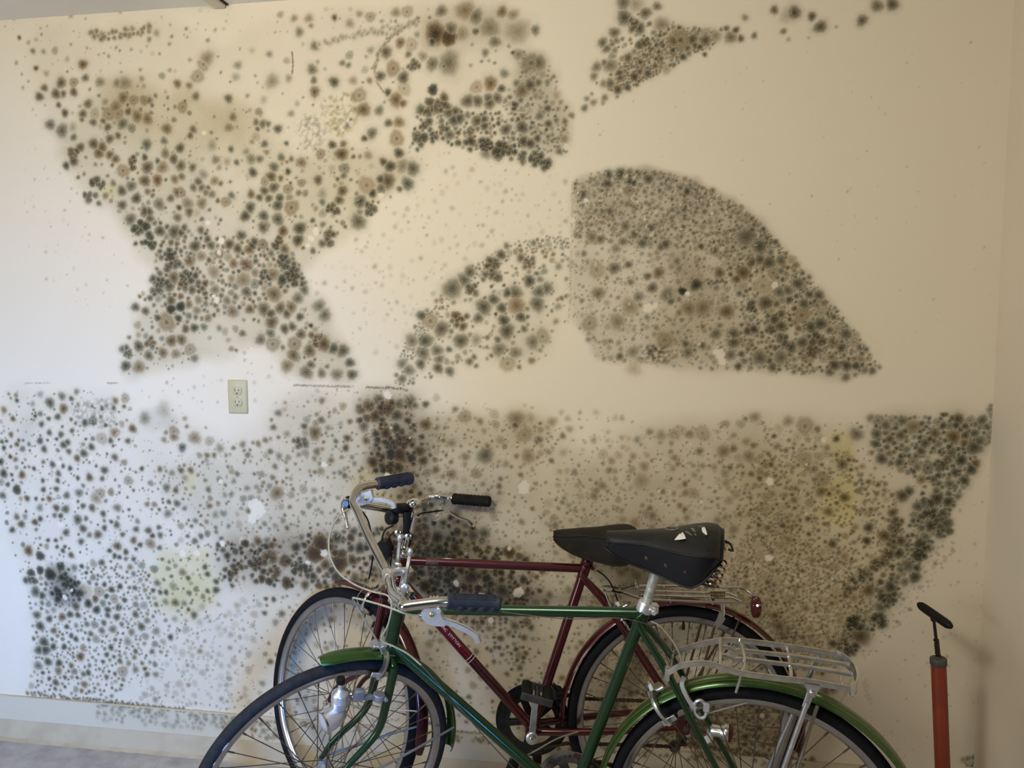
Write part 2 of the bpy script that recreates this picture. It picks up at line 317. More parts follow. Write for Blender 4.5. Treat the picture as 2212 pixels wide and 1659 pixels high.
hand(0, 0, 2.765, """115,225,14,2,.5 215,407,18,1.8,.7 495,385,32,1.9,1 265,525,26,1.6,.6 365,495,36,1.8,.7 440,492,30,1.5,.9 510,465,26,1.5,.1 597,490,34,1.1,.4 235,577,30,1.9,.1 335,560,34,1.9,.6 378,560,24,1.6,.6 440,550,28,1.9,.7 350,627,20,1.7,.6 388,675,26,2,.4
525,620,30,1.5,.6 495,680,28,1.7,.5 557,730,26,1.5,.2 643,760,26,1.6,.3 370,780,45,1.6,.1 300,745,36,1.6,.1 440,820,24,1.4,.1 735,585,36,1.3,.9 797,598,32,1.2,.8 863,600,30,1.4,.8 890,600,26,1.2,.3 690,640,44,1.1,.9 650,680,44,1.3,.9 705,680,40,1.2,.9 820,695,38,1.3,.9 880,710,36,1.3,.8
1090,640,34,1.2,.8 1060,500,28,1.5,.9 1130,510,24,1.1,.5 1235,350,50,1,.7 1215,385,40,1.2,.7 1180,455,42,1.2,.6 700,495,30,.9,.3 745,495,46,.9,.4 1170,575,26,1.3,.1 1365,588,28,1.6,.2 1075,885,30,1.9,.2 865,940,22,2,.2 1037,950,32,1.8,.3 1080,990,34,1.6,.3 1150,1000,26,1.5,.3 970,1000,40,1.2,.8
785,975,46,2.2,.6 735,1020,42,1.4,1 880,1000,40,1.9,.5 865,1080,38,1.9,.6 940,1075,36,1.8,1 580,1100,44,2.3,.2 535,1175,44,2,.1 728,1140,32,1.9,.2 815,1185,34,2.1,.3 730,1225,32,1.7,.3 865,1265,36,2,.6 450,930,44,2,.5 440,960,34,2,.3 480,880,30,1.8,.6 560,860,36,1.9,.6 610,880,36,1.8,.8 590,915,36,1.8,.8
690,950,30,1.7,.8 395,990,26,2.2,.1 655,925,30,1.7,.7 655,830,30,1.6,.4 705,810,22,1.6,.4 1510,1030,30,2,.3 1620,1055,34,1.9,.6 1720,1025,20,2.2,.2 1680,940,26,1.4,.1 1740,950,20,1.2,.7 1800,970,34,1.3,.8 1500,950,36,1.1,.3 1550,950,26,1.3,.2 1580,860,24,1.5,.2 1660,770,28,1.8,.2 1570,740,28,1.4,.2
1530,730,22,1.3,.2 1600,740,22,1.4,.2 1880,275,30,1.3,.1 1865,415,34,1.4,.2 1875,480,24,1.4,.1 1880,548,34,1.7,.8 1995,490,32,2,.2 2145,570,44,1.3,.8 2170,655,44,1.8,.8 1625,485,46,.9,.2 1985,865,26,2.1,.3 2040,920,40,2,.7 1915,920,30,1.5,.8 2050,860,24,1.5,.8 1900,1075,30,1.7,.5 2045,1140,34,1.8,.7
2025,1195,30,1.8,.4 1980,1250,42,2.3,.3 2145,1205,32,2,.3 1955,1430,54,2.2,.3 2140,1325,50,1.6,.2 1790,1365,40,2.3,.4 1780,1435,36,2.3,.3 1660,1450,46,2.3,.4 1475,1585,44,2.1,.9 1580,1350,32,1.9,.4 1490,1490,36,1.8,.9 1435,1400,26,1.9,.4 1520,1445,30,2.1,.3 1165,1470,38,2.1,.4 1040,1385,44,1.9,.3 955,1380,36,2.1,.2
840,1375,52,2.6,.1 905,1450,48,2.6,.1 1020,1530,42,2.6,.1 780,1310,40,1.6,.2 1135,1555,36,2,1 1185,1085,28,1.6,.2 1155,1120,26,1.4,.2 1205,1120,26,1.4,.2 1120,1215,40,1.1,.6 1205,1215,36,1.2,.7 1350,1205,32,1.4,.8 1060,1150,32,1.5,.8 1080,1150,32,1.6,.8 1020,1185,26,1.5,.4 950,1220,40,1.4,.4 890,1265,32,1.9,.3 895,1305,32,1.8,.7
1130,1265,32,1.6,.7 1070,1240,20,2,.3 1060,1300,30,1.4,.5 1230,1150,24,1.2,.3 1265,1160,28,1.2,.4 1500,1160,28,1.6,.8 1550,1180,24,1.8,.2 1605,1185,26,1.8,.2 1670,1185,30,2,.2 1660,1225,36,2,.2 1495,1240,34,2,.2 1465,1290,34,2.2,.2 1575,1290,34,1.9,.2 1660,1310,40,1.8,.3 1740,1240,46,1.6,.9 1580,1140,30,1.8,.2 1635,1120,34,1.8,.3 1720,1130,32,1.4,.8
630,1170,24,1.1,.8 590,1215,20,1.5,.2 850,1450,18,2.1,.1 810,1455,16,1.9,.1 890,1400,28,2.2,.2 1080,1390,28,2,.3 1100,1360,24,1.8,.3 1240,1430,28,1.8,.2 1260,1465,30,1.8,.2 1200,1375,26,1.6,.2 1370,1460,34,2,.5 1420,1485,32,2,.6 1690,1380,34,2,.9""")
hand(550, 0, 3.16, """1235,230,72,2.6,.8 1320,255,52,2.5,.9 1215,280,34,2.2,.3 1340,200,46,1.6,.4 1440,70,66,1.2,.9 1510,110,50,1.4,.2 1605,190,66,1,.4 1640,285,40,1.3,.2 1575,360,28,1.2,.2 1800,215,84,.8,.6 1915,205,34,1.4,.1 895,355,44,1.8,.4 995,292,36,1.6,1 1070,305,44,.9,.9 1080,445,48,2,.3 1015,530,42,2,.2 858,520,36,1.8,.3
945,468,50,1.6,1 1215,435,48,1.5,.2 1325,430,78,1.4,.4 1295,450,24,1.8,.1 1020,605,48,.9,.8 965,680,50,1.7,.9 1010,705,30,1.7,.9 1515,595,42,1.1,1 1610,570,48,1.7,1 1685,605,28,2,.1 1455,690,46,1.8,.2 1522,690,42,1.8,.3 1595,670,36,1.7,.3 1605,705,42,1.8,.3 1655,670,40,1.7,.3 1185,760,76,2,.3 1295,715,56,2.2,.4
1155,840,50,2.4,.2 1280,885,50,2.3,.1 1360,820,44,2.1,.1 1395,810,44,2.1,.1 1325,770,44,1.8,.4 1370,760,36,1.9,.2 1125,945,56,2.4,.2 1215,960,52,2.4,.1 1330,920,40,1.7,.2 1470,900,46,2.1,.4 1520,825,44,1.9,.4 1565,815,34,1.9,.2 1570,860,34,2,.2 1475,965,40,2.5,.2 1570,970,52,2.8,.1 1590,1005,46,2.8,.1 1700,1035,60,2.8,.2
1745,1020,50,2.6,.2 1660,1040,44,2.6,.2 1715,885,40,1.9,.2 1825,870,44,2,.2 1835,965,40,2,.2 1880,980,36,2,.2 1930,1080,56,2.4,.1 1960,1110,56,2.4,.1 1830,1090,50,2,.2 1775,715,26,2.1,.2 1770,740,20,2.1,.2 970,945,52,1.5,1 985,835,40,1.4,1 915,840,30,1.7,.2 985,1045,36,2.2,.3 925,1135,40,2.2,.2 880,1105,30,1.9,.4
1010,1130,50,1,.4 1080,1150,50,1.7,.2 910,1235,54,1.9,.5 860,1225,32,2,.3 1045,1255,46,1.9,.1 805,1320,30,2.3,.2 720,1375,44,2,.2 780,1420,52,2.2,.2 765,1265,60,1.1,1 865,1285,40,1.4,.2 990,1290,24,1.6,.2 800,910,40,1.6,.2 750,945,24,2,.2 1450,970,30,2.2,.2 1390,975,26,2,.2 2000,740,26,1.6,.2 2005,845,26,1.7,.2 1825,620,48,1.3,.7 1880,580,40,1.6,.2 1890,430,60,1.4,.6 1940,430,50,1.3,.3
545,120,22,1.8,.3 790,115,34,1.2,.5 270,125,28,.9,.6 370,125,34,.9,.7 385,175,20,1,.7 965,85,36,1,.4 1040,80,40,1.1,.6 650,160,34,.8,.4 715,95,26,.8,.4 600,430,24,1.2,.1 640,445,22,1.2,.1 785,550,24,1.1,.7 910,630,26,2,.2 850,755,36,1.3,.2 1050,370,26,1.3,.2 1150,385,36,.9,.8 1415,230,50,.8,.8 1275,75,40,1.4,.3 1690,80,36,1.5,.9 1765,100,40,.9,.7 1800,370,40,1,.3 1765,360,16,2.2,.2 1510,215,24,1.6,.2 1930,945,26,1.8,.2 2080,1035,24,1.3,.2 1580,1050,40,1.2,.2""")
hand(1150, 0, 2.765, """550,105,44,1.9,.2 610,145,44,2,.3 640,170,34,2,.2 675,78,34,1.7,.4 745,38,26,1.4,.3 770,145,44,1,.4 490,195,32,1.6,.2 420,255,30,1.6,.3 445,290,28,1.5,.3 478,262,18,1.4,.3 665,255,42,2,.3 385,400,32,1.3,.3 430,375,22,1.4,.3 465,390,44,1.3,.3 368,455,26,1.2,.3 425,500,24,1,.3 510,535,28,2,.2 568,522,22,2,.2 520,435,24,1.8,.3
525,465,24,1.5,.3 465,500,30,1.5,.3 610,460,26,2.2,.4 570,345,28,1.6,.3 545,15,44,1.5,.2 615,25,50,.7,.3 885,240,60,1.6,.8 845,245,40,1.5,.7 955,235,34,1.7,.4 1035,240,36,1.7,.4 1035,205,34,1,.5 1095,215,36,.9,.4 1000,280,20,2,.3 970,270,18,1.9,.2 1215,180,20,1.9,.2 1160,170,18,1.6,.2 1185,222,36,1.4,.4 1245,230,20,1.8,.3 1325,213,18,1.4,.1
1445,60,24,1.6,.4 1565,75,36,2,.3 1525,90,46,.5,.3 1670,98,24,1.9,.3 1720,160,34,1.9,.3 1500,187,18,1.3,.3 1970,122,30,1.7,.3 2060,35,34,1.5,.3 2150,25,34,1.9,.3 1270,105,20,1,.3 325,590,18,1,.2 365,612,22,1,.3 312,645,22,1.4,.1 432,585,22,1.2,.3 235,690,20,1.2,.3 1530,235,14,.6,.3 1815,160,10,.7,.3 1650,225,10,.5,.3 900,340,22,2,.2 840,300,18,2,.2 1030,325,14,1.9,.2 690,440,26,1.9,.2 740,270,14,1.9,.3 770,350,14,1.9,.3 755,310,16,1.7,.3""")
hand(1180, 340, 2.989, """968,822,36,2.3,.1 1330,970,44,2.2,.1 1270,745,48,1.8,.9 1230,785,32,1.8,.9 1120,745,36,1.7,.8 725,745,38,1.6,.8 655,768,26,1.6,.3 685,842,34,1.7,.2 440,715,40,1.6,.2 530,693,26,1.6,.2 325,725,52,1,.8 335,880,46,1.3,.6 350,528,32,1.4,.3 295,515,40,1.1,.5 540,965,60,.9,.9 460,1060,54,1,.6 280,1070,50,1.1,.7 1010,970,54,1,.8 920,975,46,1.1,.6
1165,995,44,1.5,.9 780,885,44,1.3,.2 1400,830,60,.9,.8 1290,510,60,1.3,.2 1380,575,46,1.6,.2 1440,680,44,1.7,.1 1380,660,34,1.6,.2 1515,665,36,1.5,.1 1330,680,36,1.5,.6 1465,745,38,1.4,.7 1625,815,38,1.8,.1 1505,870,40,1.4,.2 1560,860,34,1.4,.2 1420,940,50,1.9,.3 1665,945,36,1.7,.2 1760,890,34,1.7,.2 1700,885,28,1.7,.2 1650,1020,50,1.5,.8 1475,1045,36,2,.2
1455,1105,44,2.1,.1 1515,1090,40,1.9,.4 1770,1075,44,1.9,.1 1710,1095,40,1.9,.1 1755,1160,54,2.1,.4 1740,1235,56,2,.6 1655,1195,40,1.8,.1 1545,1185,48,2,.3 1580,1225,40,1.9,.1 1340,1110,30,2.1,.1 1300,1120,28,1.9,.1 1210,1140,40,1.5,.2 1210,1195,40,1.6,.1 1095,1140,36,1.3,.2 1190,1275,36,1.3,.2 1380,1295,50,1.5,.2 1515,1290,50,1.3,.3 1240,1350,26,1.8,.2
765,1180,50,1.1,.9 560,1255,40,1,.3 475,1285,26,1.5,.3 1860,1340,38,2,.1 1940,1345,36,1.9,.2 2000,1345,30,1.9,.1 2040,1340,18,1.7,.1 2105,1378,26,1.6,.1 1935,1420,28,1.3,.3 1830,1385,28,1.5,.2 1905,1230,34,1.8,.2 1855,1190,40,1.4,.6 1935,1140,40,1.7,.2 1830,1115,26,1.5,.2 915,1260,34,1.2,.1 1010,1215,24,1.4,.1 900,1205,24,1.5,.1 480,105,34,2,.1 400,110,32,1.8,.1
395,170,32,1.7,.1 235,240,32,1.6,.1 540,155,24,1.9,.1 565,165,22,2,.1 540,215,34,1.5,.8 910,220,24,1.9,.1 660,140,30,1.6,.2 410,350,30,1.3,.2 510,445,32,1.3,.2 570,495,28,1.5,.3 620,555,32,1.5,.1 770,560,30,1.6,.1 675,455,24,1.6,.1 1000,575,20,1.9,.1 740,580,26,1.4,.2 495,545,28,1.3,.3 450,590,34,1,.4 545,805,24,1.3,.3 595,900,36,1.2,.2 565,1365,50,.5,.7 1085,600,30,1.4,.6 805,930,24,1.5,.2""")
hand(220, 480, 2.127, """155,390,24,1.9,.1 200,408,22,1.8,.4 318,360,26,1.9,.3 318,400,22,2.6,.0 362,388,22,2.7,.0 352,442,20,2.3,.2 297,460,44,1.6,1 258,440,20,2,.3 265,295,46,2.2,.1 310,295,30,1.9,.4 375,275,38,2.2,.5 460,305,38,2.2,.5 415,310,24,1.9,.3 330,255,34,1.8,.6 400,250,40,2.3,.2 320,190,40,2.4,.1 315,155,26,2.5,.1 405,178,30,2,.8 665,195,34,2.2,.9 605,190,26,1.5,.9
515,230,36,1,.9 650,265,44,1.1,.8 665,320,28,1.7,.3 790,330,40,1.6,.8 740,255,34,2.2,.1 785,240,36,1.3,.8 830,190,36,2.6,.1 855,240,36,2.6,.1 885,265,34,2.5,.1 830,265,30,2.4,.1 110,590,38,2,.1 170,570,28,2,.2 225,550,34,2,.6 215,612,26,1.6,.1 110,660,28,2.2,.1 170,665,34,1.3,.9 320,545,30,1.8,.7 365,540,28,1.7,.7 405,585,30,1.2,.5 340,605,26,1.1,.8
425,485,22,2.1,.1 385,490,22,1.8,.3 600,410,32,1.3,.6 680,400,24,1.7,.6 745,400,34,1.8,.5 775,420,26,2,.4 780,460,34,1.9,.8 840,490,24,2,.5 730,540,28,1.5,.4 785,560,36,1.4,.6 985,530,36,2,.7 1020,560,38,2,.8 955,590,32,1.8,.8 885,560,36,1.6,.9 915,515,26,1.8,.5 1065,580,28,2,.1 1108,590,32,1.9,.2 1140,645,24,2,.1 1150,700,26,1.9,.1 1080,700,30,1.2,.1
1010,695,24,1.4,.2 940,690,34,1.6,.4 960,655,22,1.6,.3 880,610,34,1.6,.7 850,660,34,1.3,.8 1000,385,34,1.4,.1 1025,425,34,1.5,.1 910,435,20,2,.1 960,475,12,2.6,.2 875,480,22,1.8,.3 775,510,26,1.4,.2 1795,180,40,2.2,.3 1835,150,24,2,.1 1950,175,40,2,.3 1795,240,46,2,.3 1965,270,28,2.2,.1 1700,305,38,2.1,.3 1610,305,48,1.7,.2 1665,265,34,1.7,.2 1690,230,30,1.8,.2
1755,390,38,1.9,.2 1800,355,28,1.9,.2 1838,395,26,2,.2 1900,325,36,1.6,.3 1865,325,24,2,.2 1905,382,46,1.4,1 2000,375,36,1.7,.1 2010,320,32,1.6,.1 2045,305,30,1.5,.1 1655,445,42,2.2,.6 1730,440,26,1.6,.3 1848,452,28,2.2,.2 1925,435,26,2,.2 1860,500,36,1.9,.3 1560,490,38,1.8,.4 1510,455,38,1.5,.8 1470,430,26,2,.1 1485,545,38,1.9,.1 1650,545,36,1.9,.3 1540,590,30,1.5,.2
1475,600,36,1.6,.2 1550,630,26,1.4,.2 1545,670,26,1.9,.3 1598,685,24,1.6,.2 1465,650,26,1.8,.2 1825,585,34,1.3,.3 1900,600,30,1.2,.3 1980,550,34,1.2,.3 2025,525,34,1.1,.5 1720,540,30,.8,.2 1865,650,36,1.1,.8 1690,640,20,1.4,.3 1380,720,24,1.5,.2 1380,650,28,1.3,.1 1410,680,30,1.4,.2 1425,545,34,1.4,.5 1810,422,9,2.5,.3 1790,295,8,2.3,.3 1848,290,8,2.3,.3
1225,845,34,1.8,.8 1310,850,48,2.2,.7 1270,815,26,1.7,.2 1190,860,28,2,.4 1370,835,26,1.7,.2 1415,825,34,1.7,.2 575,360,24,1.2,.3 520,310,26,1.2,.3 820,395,30,1.7,.7 870,390,30,1.5,.8 850,420,24,1.8,.3 900,350,30,1.4,.3 930,310,26,1.6,.1 690,110,24,2.3,.1 640,60,26,1.9,.2 745,20,30,2,.4""")
hand(0, 800, 3.568, """385,250,46,2,.1 490,295,44,1.9,.8 478,200,38,1.5,.1 445,358,32,1.9,.1 550,218,26,1.7,.1 320,415,28,1.8,.2 375,372,22,1.9,.5 655,405,34,1.9,.1 130,232,22,1.9,.2 30,305,34,1.3,1 85,495,26,1.7,.9 470,495,30,1.9,.2 380,480,28,1.8,.3 555,465,24,1.8,.2 490,575,34,2.1,.2 520,555,30,2,.2 340,607,32,1.9,.2 645,640,38,2,.1 705,590,32,2.1,.1 530,625,28,1.7,.2
885,480,44,1.4,1 785,525,52,1,.9 885,670,34,1.7,.2 805,770,36,2,.2 690,825,36,2,.6 990,850,40,1.4,.6 1340,470,44,1.5,.9 1340,510,44,1.4,.9 1500,520,58,1.2,.7 1405,595,38,1.9,.1 1615,545,40,1,.5 1695,600,42,.9,.3 1115,370,56,1,.2 1395,770,32,1.6,.7 1470,770,30,1.6,.8 405,725,30,2,.1 540,755,24,2.1,.1 262,757,20,2.3,.2 28,795,40,2.4,.1 5,705,34,2.4,.1
90,805,18,2.1,.2 170,805,36,2,.8 450,795,30,1.7,.2 445,850,26,1.9,.2 330,850,22,2,.2 600,830,22,2,.1 130,920,38,2.4,.1 335,920,26,2.1,.1 435,915,28,1.9,.3 20,965,36,1.7,.1 380,990,30,1.7,.9 330,995,18,1.8,.8 610,945,40,1.5,.1 770,950,48,1.5,.8 740,985,56,1,.8 435,1060,34,2,.2 505,1070,40,1.9,.2 710,1060,36,1.9,.2 640,1045,28,1.9,.2 795,1105,30,2,.2
905,1060,40,1.4,.4 165,1185,36,2,.4 270,1170,32,2.2,.7 310,1145,28,2.1,.1 130,1130,32,1.6,.3 95,1230,30,2.1,.1 600,1150,44,2,.2 640,1220,38,2,.2 805,1215,28,2,.2 900,1190,34,1.8,.3 1050,1225,30,1.8,.2 1145,1235,34,1.9,.2 1175,1275,26,2.3,.1 220,1390,46,2.2,1 310,1430,38,2.4,.1 510,1250,34,2,.2 430,1310,20,2.2,.1 370,1310,20,2.2,.1 485,1390,24,2.1,.1
440,1360,20,2,.3 500,1360,20,2,.1 625,1320,30,1.9,.2 755,1265,40,1.9,.4 905,1355,40,2,.6 970,1400,28,2.2,.1 845,1390,24,2.2,.1 885,1430,26,2.2,.1 920,1440,24,2.1,.1 1080,1345,26,2,.2 1030,1310,34,1.8,.6 945,1265,26,1.7,.6 1160,1335,50,1.3,.8 1235,1270,30,1.7,.3 470,1510,34,2.4,.1 630,1510,22,2.5,.1 665,1560,18,2.5,.1 2080,1440,56,2.6,.8 1970,1500,52,2.7,.6
2125,1560,46,2.4,.6 1815,1555,54,2.6,.7 2200,1470,50,2.6,.8 2030,1550,34,2.3,.1 2135,945,60,1.4,.9 15,550,22,2,.2 50,545,18,2,.2 30,598,24,2.2,.1 130,570,24,1.9,.9 145,540,18,1.9,.5 80,665,22,2.3,.9 60,880,24,2,.1 890,235,32,1.4,.7 965,215,40,1.3,.6 1260,300,70,.5,.2 1280,480,24,1.1,.6 1265,535,30,1,.6 590,165,30,1.1,.3 310,185,34,.7,.1""")
hand(0, 1180, 3.568, """250,250,66,2.4,.05 310,185,34,2.5,.1 385,215,48,2.5,.2 500,250,58,2.7,.05 550,310,58,2.8,.05 440,370,58,2.8,.05 600,380,58,2.7,.05 465,155,34,2.5,.1 680,440,42,2.7,.05 745,490,38,2.7,0 660,355,70,.9,1.3 765,350,50,1.4,.8 735,405,36,2.2,.8 860,335,32,2.4,.1 805,295,24,2.3,.1 925,310,28,2.4,.1 820,385,26,2.4,.1 880,405,40,1.5,.9 960,415,26,2.2,.1
915,470,34,2.3,.1 830,490,34,2.1,.2 830,530,30,2,.2 1045,525,34,1.9,.4 900,545,34,2.1,.2 600,530,30,2.1,.1 540,525,34,2.2,.1 480,545,40,1.9,.7 380,560,34,2.2,.2 310,615,44,2.3,.1 285,530,40,1.9,.1 275,350,50,2,.1 325,380,36,2.3,.1 515,620,26,2.2,.1 800,590,30,1.8,.2 1090,620,38,2,.2 415,650,34,1.8,.8 585,715,28,2.2,.1 550,690,26,2.1,.1
700,675,30,1.7,.7 740,715,38,1.4,.7 340,740,50,2.3,.1 350,800,50,2.3,.1 410,775,34,2.3,.1 495,775,30,2.3,.2 855,780,30,2.1,.2 300,800,44,2.1,.1 370,890,40,2.2,.1 455,900,36,2.3,.1 295,920,44,1.5,.1 450,960,40,1.5,.9 680,975,30,2.2,.1 645,985,30,1.6,.1 650,1065,36,1.6,.9 550,920,30,1.7,1 620,850,40,2.2,1 945,965,50,1.4,.8 1045,950,34,1.3,.4
1045,810,26,1.9,.4 430,1050,34,2,.1 330,975,20,2.3,.1 380,1020,22,2,.1 500,1010,22,2,.2 595,1012,18,2.1,.2 1450,245,24,2,.6 1420,440,30,1.1,.3 2085,890,28,1.6,.6 1790,300,24,2,.4 2075,270,34,2.4,.1 1975,270,26,2.2,.1 605,280,22,2.5,.1 1180,340,24,2,.1 1235,355,24,2,.1 1280,355,26,2,.1 1600,215,26,2,.1 1580,160,26,2,.1 1600,345,24,1.7,.3 2110,410,24,2,.3 2050,405,20,1.9,.2 2040,515,24,1.7,.4 785,650,34,1.6,.3 870,640,40,1.5,.4 985,735,44,1,.4 670,600,30,1.5,.4""")
hand(550, 800, 3.072, """800,305,48,2.2,.8 845,330,28,2,.0 885,250,56,2,.8 770,232,34,1.9,.5 705,258,30,2,.5 820,195,30,1.6,.2 968,222,30,1.7,.1 1025,200,38,1.6,.2 1060,230,30,1.4,.2 1135,225,26,1.8,.2 700,332,28,2.2,.1 725,370,40,1.5,.1 805,420,34,2.2,.1 870,415,44,2.4,.9 1018,335,26,2,.1 1135,360,40,1.7,.9 1040,583,30,2.4,.4 960,460,66,2.5,.7 1010,480,56,2.5,.6 895,500,50,2.4,.1
960,560,60,2.3,.8 910,555,40,2.4,.05 785,610,40,2.2,.8 885,640,52,2.4,.1 805,665,22,2.4,.1 1095,535,40,1.8,.7 1120,600,34,1.9,.4 290,470,58,2.1,.2 400,415,50,1.7,.9 330,372,26,1.8,.3 615,450,28,1.9,.6 605,515,26,1.9,.4 740,465,30,1.5,.8 1530,565,58,1.6,.1 1395,305,44,1.1,.8 1735,320,60,1,.8 1730,362,28,1.6,.2 1975,340,36,.8,.8 1790,430,50,.8,.8 1885,465,30,1.5,.2
2045,435,24,1.2,.2 2090,390,28,.7,.7 1305,690,38,1.1,.9 1470,685,36,1.2,.8 1815,570,50,1,.9 1970,600,20,1.3,.3 440,1150,60,2.4,1 400,1220,60,2.4,1 100,1240,60,2.5,.8 30,1280,60,2.5,.5 140,1330,50,2.2,.6 545,1110,44,2.2,.4 640,1180,30,2,.5 560,1280,60,2.4,1 270,1320,50,2.3,.1 340,1330,50,2.3,.1 330,1160,26,2.2,.1 275,1175,36,2.2,.2 200,1265,44,2.3,.6 700,1180,40,2.4,.1
1120,1120,60,2.3,.2 1210,1110,44,2.2,.2 1040,1150,60,2.3,.3 1130,1200,60,2.3,.1 1240,1200,60,2.3,.2 1330,1180,40,2,.3 1310,1370,54,2.4,.2 1320,1440,46,2.3,.2 1440,1370,50,2.1,.9 1200,1370,56,2.1,.6 1540,1380,30,2.4,.1 500,1170,40,2.2,.9 650,1260,40,2.2,.8 470,1290,40,2.1,.8 1390,1440,30,2,.5 1640,1390,24,2,.4 1700,1370,24,2,.3""")
hand(1250, 840, 2.299, """1810,183,24,2.1,.2 1885,150,34,2,.6 1875,180,24,2.1,.2 1920,185,22,2,.4 1860,240,44,1.8,.9 1920,230,26,1.9,.4 1915,270,26,1.7,.9 1850,320,46,2.1,.4 1800,380,46,2.2,.3 1900,355,34,2.4,.05 1950,400,34,2.3,.05 1870,415,26,2.1,.1 1915,455,34,2,.1 2030,190,34,1.5,.1 1965,290,48,1.9,.1 1990,260,40,1.6,.1 1720,270,34,1.7,.3 1700,310,30,1.8,.3 1660,360,30,1.6,.6
1545,250,30,1.7,.3 1600,230,34,1.6,.3 1480,225,34,1.7,.2 1525,180,34,1.5,.2 1380,225,40,1.3,.3 1280,248,20,1.9,.1 1310,375,34,1.6,.4 1120,350,44,.9,.7 1125,185,50,1.1,.6 1660,190,50,1.1,.8 1450,145,26,1.1,.3 875,140,34,.9,.7 1040,160,34,.8,.6 1610,530,40,2,.3 1640,510,30,2,.2 1740,560,50,2.4,.05 1780,545,40,2.3,.05 1835,560,34,2.3,.1 1730,620,54,2.4,.05
1800,650,60,2.1,.1 1810,700,50,2.1,.1 1750,680,40,2.2,.1 1720,790,60,2.6,.05 1690,820,40,2.4,.05 1600,755,34,2,.6 1590,815,34,2.2,.1 1640,880,40,2.2,.05 1670,935,36,2.2,.05 1550,985,40,2.2,.05 1540,1050,60,2.4,.05 1490,1160,56,2.6,.05 1370,1170,60,2.6,.05 1350,1300,60,2.4,.05 1290,1270,50,2.1,.2 1400,1230,60,1.8,.4 1440,1000,40,1.6,.9 1260,770,28,1.8,.3
1430,755,26,2.3,.4 1440,690,30,2,.2 1520,730,40,1.9,.8 1320,540,30,1.7,.4 1210,450,44,1.2,.7 1205,510,34,1.4,.4 1240,610,30,1.3,.5 1560,690,44,2,.4 1560,615,30,1.8,.8 1540,820,40,2.2,.4 1480,870,40,2.2,.4 1420,920,44,2.1,.4 475,225,38,.7,.7 410,230,34,.7,.7 550,225,30,1,.6 615,220,44,.8,.7 720,310,40,1.1,.8 845,335,36,.9,.4 600,310,24,1.2,.7 325,385,32,.8,.8 120,325,30,.7,.7 270,335,26,.7,.7 75,255,24,.7,.7 265,400,24,.9,.7 310,455,48,.6,.5 570,520,32,.9,.7 970,235,16,1.7,.5 1640,880,40,2.2,.1 1225,1500,36,1.3,.2 1260,1490,30,1.4,.2""", 0.82)
put(935, 194, 10, 2.75, 0.05, 2); put(1474, 629, 7.5, 3.0, 0.0, 2)
streak([(680, 102), (730, 84), (790, 72), (850, 64), (905, 45)], 7, 0.75, 0.2); streak([(906, 40), (870, 62), (838, 85), (818, 115), (808, 150)], 4.5, 1.1, 0.4, 0.5, 0.4)
streak([(808, 150), (815, 180), (832, 203)], 2.5, 1.2, 0.5, 0.7, 0.2); streak([(631, 113), (633, 138), (631, 160)], 2, 1.9, 0.6, 0.8, 0.1)
streak([(195, 75), (235, 77), (290, 70), (330, 62)], 8, 1.3, 0.5)
streak([(1940, 1120), (1925, 1160), (1915, 1205), (1880, 1235), (1845, 1265), (1820, 1290)], 10, 2.0, 0.3); streak([(2058, 978), (2030, 1005), (2022, 1030)], 10, 2.0, 0.3)
streak([(1755, 770), (1775, 755), (1800, 748)], 6, 1.7, 0.2); streak([(1535, 610), (1555, 607), (1570, 612)], 4, 1.7, 0.3)
streak([(330, 590), (350, 620), (320, 640)], 11, 2.2, 0.1); streak([(610, 565), (640, 590), (655, 625)], 11, 2.3, 0.08)
streak([(55, 828), (110, 827)], 1.8, 0.8, 0.4, 1.4, 0.2); streak([(232, 828), (255, 827)], 2, 1.2, 0.4, 0.8, 0.2); streak([(635, 832), (700, 834), (765, 835)], 2.2, 1.4, 0.3, 0.9, 0.25); streak([(790, 837), (850, 838), (880, 842)], 2.6, 1.7, 0.4, 0.8, 0.3)
streak([(60, 1497), (150, 1507), (260, 1519), (420, 1536)], 5, 1.9, 0.3, 0.6, 0.5); streak([(420, 1536), (540, 1549)], 4, 1.1, 0.3, 0.8, 0.5)
streak([(1450, 1602), (1560, 1618), (1680, 1637), (1760, 1645)], 6, 2.0, 0.5, 0.5, 0.5); streak([(940, 1575), (1010, 1583), (1090, 1590)], 4, 1.6, 0.6, 0.7, 0.6)
streak([(2140, 880), (2143, 900), (2136, 935), (2126, 960)], 9, 1.2, 0.2, 0.5, 0.4)
streak([(1236, 390), (1235, 470), (1233, 540), (1232, 640), (1228, 700)], 1.8, 0.75, 0.3, 2.2, 0.6)

BAND = [(62, 60), (180, 55), (330, 45), (420, 60), (470, 110), (600, 30), (760, 25), (900, 8), (1000, 8), (1110, 25), (1140, 90), (1180, 160), (1235, 245), (1228, 330), (1150, 355), (1040, 325), (940, 312), (905, 380), (830, 440), (765, 490), (700, 545), (655, 590), (690, 660), (740, 730), (775, 790), (770, 828), (650, 825), (610, 785), (560, 750), (500, 755), (420, 790), (320, 800), (262, 835), (265, 760), (295, 680), (345, 600), (285, 530), (265, 490), (215, 440), (170, 400), (135, 340), (115, 290), (85, 230), (72, 150)]
MID = [(230, 180), (560, 240), (640, 320), (860, 320), (900, 360), (800, 460), (690, 545), (650, 600), (740, 740), (760, 825), (640, 815), (560, 745), (420, 785), (270, 820), (290, 700), (345, 600), (290, 530), (250, 460), (170, 390), (130, 320), (150, 280)]
TR = [(1330, 0), (1420, 0), (1440, 45), (1500, 58), (1590, 62), (1560, 95), (1490, 122), (1420, 165), (1350, 203), (1255, 246), (1280, 190), (1290, 130), (1305, 85), (1350, 60)]
